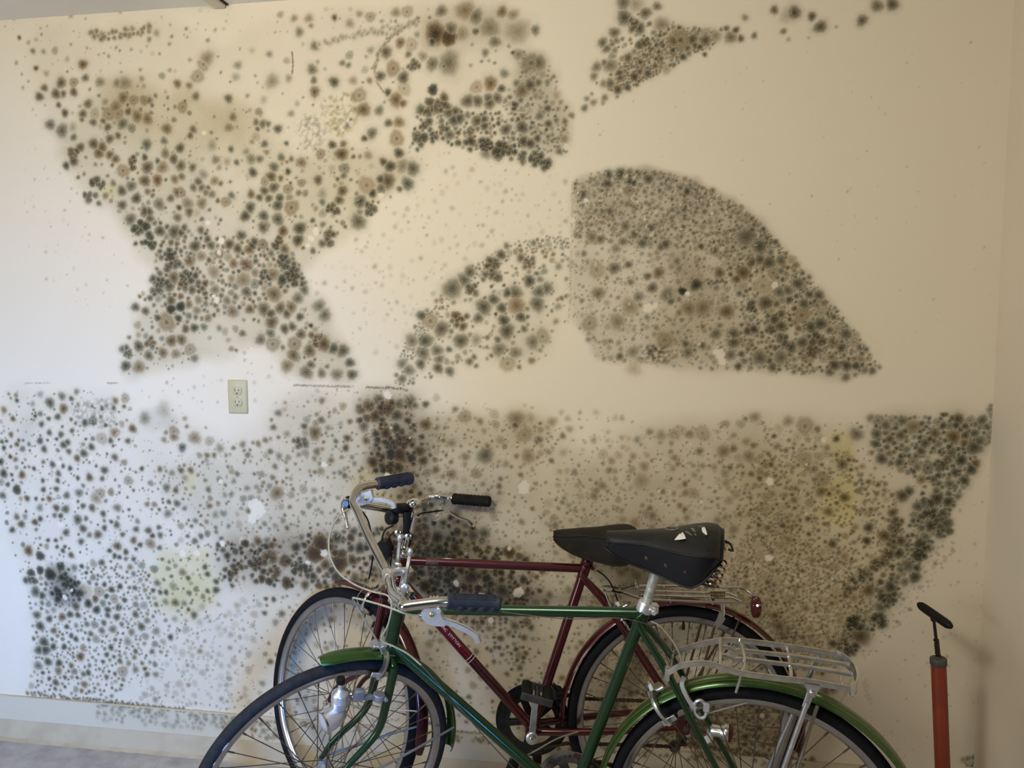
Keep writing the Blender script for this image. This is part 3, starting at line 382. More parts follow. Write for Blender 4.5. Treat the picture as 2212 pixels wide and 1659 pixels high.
TRD = [(1440, 55), (1560, 68), (1540, 100), (1480, 122), (1420, 160), (1350, 195), (1310, 195), (1350, 140)]
DOME = [(1237, 385), (1300, 366), (1380, 362), (1480, 380), (1560, 415), (1640, 475), (1700, 545), (1760, 612), (1815, 680), (1862, 742), (1890, 795), (1830, 822), (1700, 808), (1560, 798), (1380, 788), (1290, 780), (1262, 722), (1234, 690), (1231, 560)]
DOMEUP = [(1240, 390), (1300, 370), (1400, 366), (1500, 388), (1600, 445), (1680, 530), (1640, 600), (1520, 540), (1380, 530), (1240, 510)]
DOMER = [(1520, 500), (1640, 480), (1760, 612), (1870, 745), (1890, 800), (1700, 805), (1600, 780), (1600, 640)]
LOBE = [(850, 830), (868, 752), (905, 690), (945, 638), (985, 598), (1040, 560), (1110, 522), (1195, 508), (1232, 520), (1232, 690), (1195, 722), (1185, 780), (1130, 795), (1060, 790), (940, 812), (880, 832)]
LOW = [(0, 845), (120, 838), (260, 852), (300, 900), (360, 880), (430, 910), (500, 950), (570, 960), (600, 880), (650, 842), (790, 838), (900, 850), (925, 882), (1050, 878), (1140, 892), (1215, 925), (1290, 1000), (1400, 985), (1400, 925), (1480, 918), (1600, 897), (1700, 905), (1880, 900), (2050, 890), (2130, 905), (2128, 970), (2085, 1045), (2050, 1120), (2000, 1210), (1955, 1280), (1885, 1365), (1830, 1420), (1780, 1470), (1740, 1560), (1740, 1640), (1100, 1590), (540, 1550), (60, 1500), (72, 1400), (62, 1300), (48, 1230), (20, 1150), (0, 1060)]
LOWL = [(0, 850), (260, 860), (330, 1000), (420, 1100), (520, 1230), (440, 1330), (300, 1480), (60, 1495), (75, 1400), (62, 1290), (30, 1190), (0, 1080)]
LOWM = [(330, 1010), (500, 960), (600, 890), (900, 860), (1000, 1000), (900, 1150), (700, 1180), (470, 1180), (380, 1080)]
TAN = [(905, 890), (1140, 895), (1290, 1000), (1400, 930), (1700, 905), (1840, 960), (1760, 1150), (1900, 1240), (1820, 1400), (1500, 1340), (1300, 1320), (1050, 1260), (930, 1100)]
FINE = [(1560, 1000), (1750, 950), (1860, 1000), (1930, 1060), (1960, 1180), (1890, 1320), (1830, 1400), (1780, 1460), (1640, 1480), (1580, 1330), (1600, 1150)]
REDGE = [(1880, 905), (2050, 892), (2128, 905), (2126, 970), (2085, 1045), (2045, 1120), (1995, 1210), (1950, 1280), (1885, 1360), (1835, 1415), (1800, 1400), (1880, 1290), (1960, 1150), (2000, 1040), (1900, 1000)]
DARK = [(470, 1170), (690, 1150), (860, 1140), (880, 1050), (800, 1000), (790, 870), (870, 860), (920, 950), (920, 1060), (1010, 1130), (1180, 1230), (1150, 1320), (960, 1310), (870, 1250), (700, 1270), (480, 1260)]
BRN = [(1380, 1500), (1620, 1460), (1720, 1500), (1740, 1640), (1400, 1595)]
BASEMID = [(560, 1290), (900, 1280), (1380, 1290), (1400, 1590), (1000, 1580), (560, 1545)]
WHEEL = [(940, 1250), (1180, 1240), (1140, 1400), (1130, 1500), (980, 1330)]
streak([(1838, 1468), (1826, 1500), (1812, 1522)], 2.5, 0.4, 0.2, 0.6, 0.3); streak([(1870, 1470), (1872, 1500), (1878, 1520)], 4, 0.25, 0.1, 0.6, 0.6); streak([(2035, 1560), (2030, 1600)], 4, 0.15, 0.1, 0.6, 0.6)
haze(BAND, (0.07, 0.075, 0.085)); haze(MID, (0.16, 0.17, 0.24)); haze([(700, 210), (760, 200), (775, 260), (730, 300), (712, 285), (696, 240)], (0.34, 0.36, 0.58), 2, 5, 5); haze([(640, 262), (665, 246), (692, 246), (706, 290), (690, 318), (655, 322)], (0.42, 0.42, 0.44), 3, 6, 5)
haze([(235, 180), (420, 190), (560, 240), (540, 330), (300, 300), (230, 270)], (0.10, 0.13, 0.20), 10)
haze([(1130, 110), (1180, 120), (1235, 245), (1225, 335), (1130, 320), (1100, 200)], (0.32, 0.33, 0.38), 4); haze(TRD, (0.28, 0.30, 0.38), 6)
haze([(900, 8), (1110, 20), (1120, 80), (1000, 110), (900, 100)], (0.16, 0.17, 0.21), 8)
haze(DOME, (0.22, 0.23, 0.26), 3, 6); haze(DOMEUP, (0.24, 0.26, 0.30), 3, 6); haze([(1420, 540), (1520, 530), (1560, 640), (1460, 640)], (0.30, 0.34, 0.42), 8); haze([(1430, 640), (1580, 640), (1620, 720), (1560, 790), (1420, 780), (1400, 700)], (0.22, 0.25, 0.33), 10)
haze(DOMER, (0.10, 0.11, 0.17), 12); haze([(1380, 745), (1445, 750), (1460, 785), (1378, 783)], (0.60, 0.62, 0.68), 2, 4, 5); haze(LOBE, (0.05, 0.05, 0.06)); haze([(1080, 700), (1195, 690), (1190, 770), (1060, 780)], (0.1, 0.1, 0.12), 8)
haze(LOW, (0.09, 0.095, 0.115), 8, 12); haze(LOWM, (0.20, 0.21, 0.25), 16, 20); haze(TAN, (0.17, 0.19, 0.24), 14, 20); haze([(905, 890), (1140, 895), (1200, 930), (1100, 980), (940, 960)], (0.16, 0.18, 0.24), 4, 10)
haze([(1260, 1020), (1640, 960), (1760, 1080), (1620, 1300), (1400, 1320), (1180, 1150)], (0.16, 0.18, 0.22), 20, 30); haze(FINE, (0.12, 0.15, 0.27), 14, 20); haze(REDGE, (0.16, 0.15, 0.17), 10, 14)
haze([(330, 1190), (440, 1170), (470, 1290), (440, 1340), (350, 1320), (330, 1270)], (0.12, 0.14, 0.40), 5, 26); haze([(405, 1020), (430, 1025), (420, 1070), (400, 1050)], (0.03, 0.05, 0.25), 4, 4); haze([(220, 400), (250, 400), (250, 425), (222, 420)], (0.02, 0.03, 0.3), 2, 3)
haze([(1790, 930), (1840, 940), (1850, 1000), (1800, 1000)], (0.03, 0.06, 0.30), 3, 6); haze([(1760, 1050), (1840, 1020), (1850, 1100), (1830, 1140), (1770, 1130)], (-0.02, 0.0, 0.26), 4, 8)
haze(DARK, (0.44, 0.48, 0.55), 12, 20); haze([(100, 1215), (150, 1225), (185, 1270), (175, 1310), (120, 1310), (105, 1270)], (0.9, 0.9, 0.9), 4, 8); haze([(880, 1080), (1010, 1120), (1030, 1200), (1160, 1240), (1150, 1330), (960, 1320), (870, 1260), (790, 1230), (840, 1150)], (0.50, 0.50, 0.55), 10, 16); haze([(800, 920), (890, 900), (930, 980), (920, 1080), (860, 1100), (800, 1040)], (0.35, 0.38, 0.42), 8, 12); haze(BRN, (0.55, 0.65, 0.80), 12, 16); haze(BASEMID, (0.05, 0.08, 0.14), 20); haze(WHEEL, (0.25, 0.27, 0.32), 14)
haze([(155, 870), (245, 860), (250, 920), (235, 930), (190, 920), (158, 905)], (0.34, 0.34, 0.34), 2, 3, 4); haze([(40, 900), (90, 890), (70, 960), (40, 980)], (0.16, 0.15, 0.15), 6)
haze([(300, 890), (340, 880), (385, 905), (380, 930), (320, 930)], (0.14, 0.14, 0.14), 3, 6)

spots(MID, 230, (4, 13), (0.6, 1.8), 0.5); spots(BAND, 130, (3, 11), (0.4, 1.4), 0.55, gap=1.1)
spots([(300, 470), (420, 500), (640, 540), (660, 610), (560, 660), (400, 700), (300, 640), (340, 590)], 120, (5, 13), (1.1, 2.2), 0.5)
spots([(1130, 110), (1180, 125), (1232, 245), (1226, 330), (1120, 325), (1080, 240)], 110, (2.5, 8), (0.6, 1.5), 0.7); spots([(900, 230), (1180, 250), (1225, 330), (1130, 350), (940, 305), (890, 330)], 70, (4, 11), (1.3, 2.3), 0.8)
spots(TR, 60, (3, 9), (0.9, 1.8), 0.6); spots(TRD, 150, (2.5, 6.5), (1.1, 2.1), 0.45)
spots(DOMEUP, 520, (2.2, 7), (0.6, 1.6), 0.55, gap=0.62); spots(DOMER, 260, (3.5, 11), (0.9, 2.0), 0.55); spots(DOME, 420, (2.5, 8), (0.4, 1.2), 0.55)
spots([(1300, 366), (1480, 380), (1640, 475), (1760, 612), (1870, 745), (1905, 800), (1860, 800), (1740, 650), (1620, 490), (1470, 400), (1300, 385)], 190, (2, 7), (0.9, 1.9), 0.85)
spots(LOBE, 190, (2.5, 9), (0.7, 1.7), 0.65); spots([(850, 830), (868, 752), (905, 690), (985, 598), (1110, 522), (1230, 508), (1230, 540), (1120, 550), (1000, 620), (930, 700), (890, 770), (880, 830)], 110, (2.5, 7), (0.8, 1.7), 0.85)
spots(LOWL, 420, (2.5, 11), (1.0, 2.3), 0.7, gap=0.85); spots(LOWM, 360, (3, 10), (0.7, 1.6), 0.45); spots(LOW, 750, (2.5, 9), (0.5, 1.4), 0.4, (0, 0, 1), gap=0.9)
spots([(60, 1240), (300, 1200), (345, 1300), (310, 1400), (250, 1520), (65, 1495), (78, 1380)], 210, (3.5, 11), (0.9, 2.1), 0.6, gap=0.85); spots([(260, 1330), (560, 1290), (540, 1540), (300, 1515)], 190, (3, 10), (0.3, 1.0), 0.3, (0, 1, 1)); spots(DARK, 290, (5, 15), (1.6, 2.7), 0.45, (0, 0, 2), gap=0.62); spots(TAN, 520, (2.5, 11), (0.4, 1.1), 0.25, (0, 1), gap=0.7); spots(TAN, 500, (1.5, 4.5), (0.5, 1.3), 0.3)
spots(FINE, 620, (2.4, 7), (0.9, 1.9), 0.4, gap=0.72); spots([(1640, 1080), (1760, 1180), (1880, 1230), (1860, 1340), (1780, 1460), (1600, 1400), (1560, 1250)], 480, (2, 5), (0.9, 1.7), 0.35, gap=0.8); spots(REDGE, 200, (4, 13), (1.3, 2.3), 0.8, gap=0.66)
spots(BRN, 420, (2.5, 9), (1.1, 2.1), 0.25, gap=0.6); spots(BASEMID, 330, (2.5, 10), (0.6, 1.6), 0.4); spots(WHEEL, 80, (4, 12), (1.2, 2.2), 0.5)
spots([(1380, 1300), (1720, 1420), (1700, 1600), (1300, 1580), (1280, 1350)], 420, (2, 7), (0.5, 1.5), 0.4)
spots([(640, 340), (930, 320), (1040, 335), (1235, 370), (1235, 500), (1100, 515), (900, 690), (860, 800), (780, 760), (660, 610), (830, 460)], 260, (2, 7), (0.08, 0.6), 0.7, (0, 1, 1), gap=1.2)
spots([(60, 200), (130, 350), (200, 470), (320, 600), (280, 700), (240, 700), (60, 600), (40, 300)], 70, (1.5, 5), (0.1, 0.6), 0.7, gap=1.4)
spots([(560, 750), (780, 840), (640, 850), (600, 890), (420, 900), (260, 860), (280, 830), (420, 790)], 50, (1.5, 6), (0.15, 0.7), 0.5, gap=1.4)
spots([(1250, 250), (1600, 110), (2150, 60), (2170, 700), (1950, 800), (1700, 500), (1480, 350), (1250, 350)], 90, (1, 2.6), (0.15, 0.7), 0.5, gap=1.5)
spots([(1780, 1480), (2150, 1000), (2140, 1640), (1800, 1640)], 110, (1.2, 4), (0.1, 0.6), 0.6, gap=1.4); spots([(1850, 1420), (2010, 1200), (2050, 1150), (2070, 1180), (1960, 1330), (1870, 1440)], 80, (1.5, 5), (0.3, 1.0), 0.9)
spots([(900, 852), (1300, 890), (1390, 905), (1390, 960), (1250, 960)], 30, (2, 9), (0.3, 0.8), 0.3); spots([(1230, 920), (1400, 920), (1400, 1000), (1290, 1000)], 25, (2, 9), (0.3, 0.8), 0.3)
spots([(0, 30), (480, 20), (900, 10), (900, 60), (480, 80), (100, 200), (40, 200)], 90, (1.2, 6), (0.2, 1.0), 0.5, gap=1.4)
spots([(2080, 1640), (2160, 1630), (2160, 1659), (2080, 1659)], 30, (3, 8), (0.8, 1.7), 0.8)
spots(LOW, 1500, (1.2, 2.8), (0.4, 1.6), 0.5, (0,), gap=0.8); spots(MID, 200, (1.2, 2.8), (0.4, 1.6), 0.5, (0,), gap=0.8); spots(DOME, 500, (1.2, 2.6), (0.4, 1.4), 0.5, (0,), gap=0.8)
TYPES.sort(key=lambda t: -t[2])
for t in TYPES: splat(*t)
# paint chips and lifted flakes where clean wall shows
def chip(px, py, r, s=1.0, ex=1.0):
    x, z = wp(px, py); rad = r*0.78*0.00154; sl = win(x, z, rad*1.8)
    dx = (gx[sl[1]][None, :]-x)/ex; dz = gz[sl[0]][:, None]-z; th = np.arctan2(dz, dx); q = rng.uniform(0, 6.28, 2)
    t = np.hypot(dx, dz)/rad*(1+0.10*np.sin(2*th+q[0])+0.08*np.sin(5*th+q[1])+0.05*np.sin(9*th)); LIFT[sl] = np.maximum(LIFT[sl], s*np.clip((1.15-t)/0.25, 0, 1))
for c in ((837, 853, 11), (1663, 1040, 9), (1661, 1205, 9), (131, 1133, 9), (140, 1290, 8), (155, 1275, 5), (127, 1000, 8), (557, 1103, 22), (545, 1120, 14), (480, 1174, 8), (477, 1040, 7), (441, 287, 6), (449, 481, 7), (478, 520, 9), (473, 545, 7), (683, 500, 10), (672, 515, 8), (665, 530, 6), (468, 648, 9), (462, 640, 6), (823, 422, 7), (837, 1030, 10), (1132, 1053, 17), (1222, 630, 6), (1400, 665, 12), (1415, 660, 7), (1556, 765, 12), (1546, 760, 7), (1560, 780, 9), (1266, 433, 6), (1485, 634, 6), (1673, 616, 8), (1238, 476, 6), (1646, 1546, 7), (1780, 950, 7), (1223, 318, 8), (700, 1003, 8), (550, 1090, 18), (425, 1195, 9), (196, 990, 6), (395, 1195, 10), (1040, 1290, 12), (1060, 1340, 8), (1120, 1280, 14), (985, 1260, 8), (1100, 1185, 6), (700, 1195, 10), (665, 1215, 7)): chip(*c)
for poly, n in ((DOMEUP, 55), (DOME, 35), (TAN, 80), (DARK, 26), (FINE, 30), (BASEMID, 40), (LOWM, 14), (LOWL, 14)):
    P = np.array(poly, float)
    while n:
        x, y = rng.uniform(P.min(0), P.max(0))
        if not inside(poly, np.array([x]), np.array([y]))[0]: continue
        n -= 1; q = rng.uniform(0, 6.28); dq = rng.normal()*0.5
        if rng.random() < 0.25: chip(x, y, rng.uniform(1.5, 4), 0.8); continue
        for i in range(int(rng.integers(3, 8))):     # a curl of lifted paint
            x += math.cos(q)*2.2; y += math.sin(q)*2.2; q += dq; chip(x, y, 1.7, 0.6)
crease = np.clip(1-(T2-T1)/0.16, 0, 1)*np.clip((1.25-T2)/0.3, 0, 1); SA *= 1-0.42*crease      # pale seams where two colonies meet
hb = SH[..., None]; Gc = np.array([1.0, 0.965, 1.05]); Bc = np.array([0.82, 0.98, 1.24])
AB = (SA[..., None]*(Gc*(1-hb)+Bc*hb) + HZ)*(1-LIFT[..., None]*0.92)
TINT = np.exp(-np.clip(AB, -0.05, 3.2))


# ------------------------------------------------------------------ structure
def grid_mesh(name, xs, zs, y, mt, tint, parent=None):
    nx, nz = len(xs), len(zs)
    co = np.zeros((nz, nx, 3), np.float32); co[..., 0] = xs[None, :]; co[..., 1] = y; co[..., 2] = zs[:, None]
    idx = np.arange(nx*nz).reshape(nz, nx)
    q = np.stack([idx[:-1, :-1], idx[:-1, 1:], idx[1:, 1:], idx[1:, :-1]], -1).reshape(-1, 4)
    me = bpy.data.meshes.new(name); me.vertices.add(nx*nz); me.vertices.foreach_set('co', co.ravel())
    me.loops.add(q.size); me.loops.foreach_set('vertex_index', q.ravel().astype(np.int32))
    me.polygons.add(len(q)); me.polygons.foreach_set('loop_start', (np.arange(len(q))*4).astype(np.int32))
    me.update(calc_edges=True)
    a = me.attributes.new('stain', 'FLOAT_COLOR', 'POINT')
    c = np.ones((nz, nx, 4), np.float32); c[..., :3] = tint; a.data.foreach_set('color', c.ravel())
    me.materials.append(mt); o = bpy.data.objects.new(name, me); COL.objects.link(o)
    if parent is not None: o.parent = parent
    return o
wall = bpy.data.objects.new('wall_back', None); COL.objects.link(wall); struct(wall)
wall['label'] = 'cream drywall covered in round black and brown mould colonies behind the bicycles'
for r0, r1 in ((0, NL), (NL, NL+NU)):
    for k in range(3):
        sl = (slice(r0, r1+1), slice(k*NXP, (k+1)*NXP+1))
        grid_mesh('drywall_panel', gx[sl[1]], gz[sl[0]], 0.0, M['wall'], TINT[sl], wall)
for za, zb in ((ZB, ZS), (ZS, ZT)):
    xs_ = np.linspace(-3.6, X0, 3); grid_mesh('drywall_panel', xs_, np.array([za, zb]), 0.0, M['wall'], np.ones((2, 3, 3)), wall)
# baseboard with its own strip of mould
bx = np.linspace(X0, X1, 916); bz = np.linspace(0.0595, 0.146, 23)
bA = np.zeros((23, 916)); bB = np.zeros_like(bA)
def bspot(px, py, r, a, h):
    p = at(px, py, -0.014); q = np.hypot(bx[None, :]-p.x, bz[:, None]-p.z)/(r*0.00154); v = a*prof(q, 0)
    np.copyto(bB, h, where=v > bA); np.copyto(bA, v, where=v > bA)
for i in range(190):
    x = 210+rng.random()*310; f = rng.random()**1.3
    bspot(x, 1518+0.085*(x-210)+f*38, rng.uniform(3, 8), rng.uniform(0.5, 1.2)*(1-0.5*f), 0.3*rng.random())
for i in range(60):
    bspot(480+rng.random()*140, 1556+rng.random()*40, rng.uniform(3, 8), rng.uniform(0.6, 1.5), 0.9)
for i in range(150):
    x = 640+rng.random()*1100; bspot(x, 1553+0.083*(x-600)+rng.random()*14, rng.uniform(2, 7), rng.uniform(0.5, 1.5), 0.8)
bt = np.exp(-bA[..., None]*(Gc*(1-bB[..., None])+Bc*bB[..., None]))
bb = grid_mesh('baseboard_back', bx, bz, -0.014, M['base'], bt); struct(bb)
o = MB(); o.box(((X0+X1)/2, -0.0069, 0.10275), (X, Y, Z), ((X1-X0)/2, 0.0067, 0.0434), 0.08); o.box(((X0-3.6)/2, -0.0071, 0.10275), (X, Y, Z), ((X0+3.6)/2, 0.0069, 0.0434), 0.08); cap_ = o.build('baseboard_back_body', M['base2'], bb)
bb.name = 'baseboard_back'; cap_.name = 'board'
# concrete kerb under the wall, floor, side wall, ceiling
def slab(name, x0, x1, y0, y1, z0, z1, mt, nx=1, ny=1, kind='structure', rough=0):
    o = MB(); o.v = [V((x, y, z)) for z in (z0, z1) for y in (y0, y1) for x in (x0, x1)]
    o.f = [(0, 2, 3, 1), (4, 5, 7, 6), (0, 1, 5, 4), (2, 6, 7, 3), (0, 4, 6, 2), (1, 3, 7, 5)]
    ob = o.build(name, mt, None, False); ob['kind'] = kind; return ob
k = MB(); n = 260; pr = ((-0.001, 0.0594), (-0.012, 0.059), (-0.018, 0.05), (-0.024, 0.02), (-0.034, 0.002), (-0.06, -0.008))
for i in range(n+1):
    x = -3.6+(X1+3.6)*i/n
    k.ring([V((x, y+0.005*(rng.random()-0.5)*(1 if j > 1 else 0.2), z)) for j, (y, z) in enumerate(pr)])
for i in range(n):
    for j in range(len(pr)-1): a = i*len(pr)+j; k.f.append((a, a+1, a+1+len(pr), a+len(pr)))
struct(k.build('trim_1', M['curb'], None))
bpy.data.objects['trim_1']['label'] = 'rough painted concrete kerb under the baseboard'
slab('floor', -3.6, 3.2, -6.5, 0.0, -0.1, -0.004, M['conc'])
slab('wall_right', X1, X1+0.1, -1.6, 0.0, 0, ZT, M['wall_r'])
slab('ceiling', -3.6, 3.2, -6.5, 0.0, ZT, ZT+0.08, M['ceil'])
slab('wall_right_return', X1+0.1, 3.2, -1.7, -1.6, 0, ZT, M['inner']); slab('wall_right_far', 3.2, 3.3, -6.5, -1.6, 0, ZT, M['inner'])
# the garage behind the camera: left wall with its open car door, front wall with a door standing open
def opening(name, x0, x1, y0, y1, axis, a0, a1, h):
    o = MB()
    def bx(p, q):
        o.box(((p[0]+q[0])/2, (p[1]+q[1])/2, (p[2]+q[2])/2), (X, Y, Z), (abs(q[0]-p[0])/2, abs(q[1]-p[1])/2, abs(q[2]-p[2])/2), .02)
    if axis == 'y': bx((x0, y0, 0), (x1, a0, ZT)); bx((x0, a1, 0), (x1, y1, ZT)); bx((x0, a0, h), (x1, a1, ZT))
    else: bx((x0, y0, 0), (a0, y1, ZT)); bx((a1, y0, 0), (x1, y1, ZT)); bx((a0, y0, h), (a1, y1, ZT))
    struct(o.build(name, M['inner'], None, False))
opening('wall_left', -3.7, -3.6, -6.5, 0.0, 'y', -5.2, -2.4, 2.15)
opening('wall_front', -3.6, 3.2, -6.6, -6.5, 'x', 0.25, 1.15, 2.05)
slab('baseboard_right', X1-0.012, X1, -1.6, -0.0145, 0.0, 0.085, M['base2'])
t = MB(); a0 = at(489, 15, -0.004); 
t.box((a0.x-0.022, -2.0, ZT-0.006), (X, Y, Z), (0.02, 1.995, 0.0065)); struct(t.build('trim_2', M['trim'])); bpy.data.objects['trim_2']['label'] = 'white painted batten over the ceiling joint'
t = MB(); t.box((a0.x+0.003, -2.0, ZT-0.002), (X, Y, Z), (0.004, 1.995, 0.0024)); struct(t.build('trim_3', M['gap'])); bpy.data.objects['trim_3']['label'] = 'dark open ceiling joint beside the white batten'


# ------------------------------------------------------------------ bicycles
class Bike:
    def __init__(s, d, rt): s.__dict__.update({k: V(v) for k, v in d.items()}); s.rt = rt; s.root = None
    def L(s, u, v, w_): return s.R + s.fw*u + s.lf*v + s.up*(w_-s.rt)
    def S(s, f, l, a, axes=None):
        return s.ht + s.fds*f + s.lfs*l + s.ax*a
    def px(s, x, y, v=0.0): return onplane(x, y, s.R+s.lf*v, s.lf)
    def wheel(s, front):
        c, n, f = (s.FH, s.lfs, s.fds) if front else (s.R, s.lf, s.fw)
        e2 = (Z - n*Z.dot(n)).normalized(); e1 = n.cross(e2)
        if e1.dot(f) < 0: e1 = -e1
        return c, n, e1, e2
    def W(s, front, ang, r, v):
        c, n, e1, e2 = s.wheel(front); q = R(ang); return c + e1*(r*math.cos(q)) + e2*(r*math.sin(q)) + n*v
G_ = Bike(dict(R=(.2939, -.6256, .3431), fw=(-.9921, .1151, .0494), lf=(-.1187, -.9899, -.0775), up=(.0399, -.0828, .9958), bb=(-.1404, -.5716, .3188), sc=(.0317, -.633, .8386), ht=(-.5814, -.556, .7946), hb=(-.6134, -.5424, .6699), ax=(.247, -.1051, .9633), fds=(-.7459, -.6552, .1198), lfs=(.6186, -.7481, -.2402), FH=(-.7812, -.5701, .324)), 0.345)
R_ = Bike(dict(R=(.1558, -.1717, .3412), fw=(-.9924, -.1142, .0452), lf=(.1171, -.9907, .0695), up=(.0368, .0743, .9966), bb=(-.2813, -.2257, .3077), sc=(-.1308, -.1744, .7845), ht=(-.6675, -.2358, .8146), hb=(-.6837, -.2432, .7357), ax=(.2004, .0921, .9754), fds=(-.8302, .5446, .1192), lfs=(-.5202, -.8336, .1856), FH=(-.8841, -.2061, .341)), 0.338)
R_.fds = Matrix.Rotation(R(2.6), 3, R_.ax) @ R_.fds; R_.lfs = Matrix.Rotation(R(2.6), 3, R_.ax) @ R_.lfs; G_.FH = G_.FH + V((0, 0, .006))
for b in (G_, R_):
    for k in ('fw', 'lf', 'up', 'ax', 'fds', 'lfs'): getattr(b, k).normalize()
G_.root = thing('bicycle', 'green bicycle with dull silver handlebar and alloy rear rack, standing in front', 'bicycle', (-0.2, -0.6, 0))
R_.root = thing('bicycle', 'maroon bicycle with chrome wire rear rack standing close against the mouldy wall', 'bicycle', (-0.3, -0.2, 0))

# ---- wheels
spoke_me = MB().lathe((0, 0, 0), Z, [(0.00125, 0), (0.00125, 0.93), (0.0024, 0.94), (0.0024, 1.0)], 6).build('spoke', M['spoke']); spoke_mesh = spoke_me.data; bpy.data.objects.remove(spoke_me)
def build_wheel(b, front, tyre, trad, rimr, n=36, phase=0.0, hub='chrome'):
    c, nn, e1, e2 = b.wheel(front); rt = b.rt
    P = lambda q, r, v: c + e1*(r*math.cos(q)) + e2*(r*math.sin(q)) + nn*v
    def revolve(prof, seg=96):
        m_ = MB(); rings = [[P(2*math.pi*i/seg, r, v) for r, v in prof] for i in range(seg)]
        ids = [m_.ring(x) for x in rings]; k = len(prof)
        for i in range(seg):
            a, d = ids[i], ids[(i+1) % seg]
            for j in range(k): m_.f.append((a[j], a[(j+1) % k], d[(j+1) % k], d[j]))
        return m_
    tc = rt-trad
    rim = revolve([(rimr, -.0125), (rimr+.001, -.0105), (rimr-.006, -.0095), (rimr-.007, .0095), (rimr+.001, .0105), (rimr, .0125), (rimr-.0125, .0118), (rimr-.019, .006), (rimr-.0205, 0), (rimr-.019, -.006), (rimr-.0125, -.0118)]).build('front_wheel' if front else 'rear_wheel', M['rim'], b.root)
    revolve([(tc+trad*math.cos(q)*(1.0 if math.cos(q) > 0 else .9), trad*.98*math.sin(q)) for q in [2*math.pi*k/16 for k in range(16)]], 120).build('tyre', tyre, rim)
    h = MB(); h.lathe(c-nn*.055, nn, [(.005, -.012), (.005, .012), (.009, .013), (.012, .02), (.014, .024), (.0225, .026), (.0225, .029), (.012, .034), (.0105, .055), (.012, .076), (.0225, .081), (.0225, .084), (.014, .086), (.012, .09), (.009, .097), (.005, .098), (.005, .122)], 20)
    h.lathe(c-nn*.066, nn, [(.009, 0), (.009, .006)], 6); h.lathe(c+nn*.060, nn, [(.009, 0), (.009, .006)], 6); h.build('hub', M[hub], rim)
    for i in range(n):
        side = 1 if i % 2 else -1; q = 2*math.pi*(i+phase)/n; dq = (1 if (i//2) % 2 else -1)*R(62)
        p0 = P(q+dq, .0205, side*.0275); p1 = P(q, rimr-.0185, side*.002)
        o = bpy.data.objects.new('spoke', spoke_mesh); COL.objects.link(o); o.parent = rim
        d = p1-p0; L_ = d.length; a, e = frame_of(d); mm = Matrix((a, e, d)).transposed().to_4x4(); mm.translation = p0-b.root.location; o.matrix_local = mm
    return rim, P
def valve(b, P, rim, q, rr):
    MB().tube([P(q, rr, 0), P(q, rr-.02, 0)], .0035).cyl(P(q, rr-.018, 0), P(q, rr-.034, 0), .0046, 10).build('valve_cap', M['black'], rim)
gf, PGF = build_wheel(G_, True, M['tyreg'], .0160, .3215, 36, .3, 'alu'); gr, PGR = build_wheel(G_, False, M['tyre'], .0160, .3215, 36, .1)
rf, PRF = build_wheel(R_, True, M['tyre'], .0178, .309, 36, .2); rr_, PRR = build_wheel(R_, False, M['tyre'], .0178, .309, 36, .45, 'steel')
valve(R_, PRR, rr_, R(91), .30); valve(R_, PRF, rf, R(112), .30)

# ---- mudguards
def fender(b, front, a0, a1, Rr, wd, mt, stripe=None, name='front_fender', taper=0.0, sag=None, smt=None):
    c, nn, e1, e2 = b.wheel(front); n = int(abs(a1-a0)/2.5)+2; h = wd/2; sag = sag or wd*.30; m_ = MB(); rings = []
    P = lambda q, r, v: c + e1*(r*math.cos(q)) + e2*(r*math.sin(q)) + nn*v
    ph = [R(-78+156*k/12) for k in range(13)]
    for i in range(n+1):
        t = i/n; q = R(a0+(a1-a0)*t); e = min(t*n, (1-t)*n)/3.0; k = 1 - taper*(1-min(1, e))**2
        out = [(Rr-sag+sag*math.cos(p), h*k*math.sin(p)/math.sin(R(78))) for p in ph]
        inn = [(r-.0016, v*.965) for r, v in reversed(out)]
        rings.append([P(q, r, v) for r, v in out+inn])
    m_.loft(rings); o = m_.build(name, mt, b.root)
    if stripe:
        s = MB()
        for p0 in stripe:
            rg = []
            for i in range(n+1):
                q = R(a0+(a1-a0)*i/n); f = lambda p, d: P(q, Rr-sag+sag*math.cos(R(p))+d*math.cos(R(p)), (h*math.sin(R(p))/math.sin(R(78)))+d*math.sin(R(p)))
                rg.append([f(p0-2.2, 0.0), f(p0-2.2, .0006), f(p0+2.2, .0006), f(p0+2.2, 0.0)])
            s.loft(rg)
        s.build('pinstripe', smt or M['gold'], o)
    return o
gff = fender(G_, True, 84, 187, .372, .050, M['greenf'], None, 'front_fender', .35, smt=M['gold'])
grf = fender(G_, False, -4, 196, .3715, .052, M['greenf'], (34, -34), 'rear_fender', .2)
rff = fender(R_, True, 76, 188, .362, .046, M['red'], None, 'front_fender', .5)
rrf = fender(R_, False, -3, 196, .3595, .050, M['red'], (36, -36), 'rear_fender', .2, smt=M['red'])

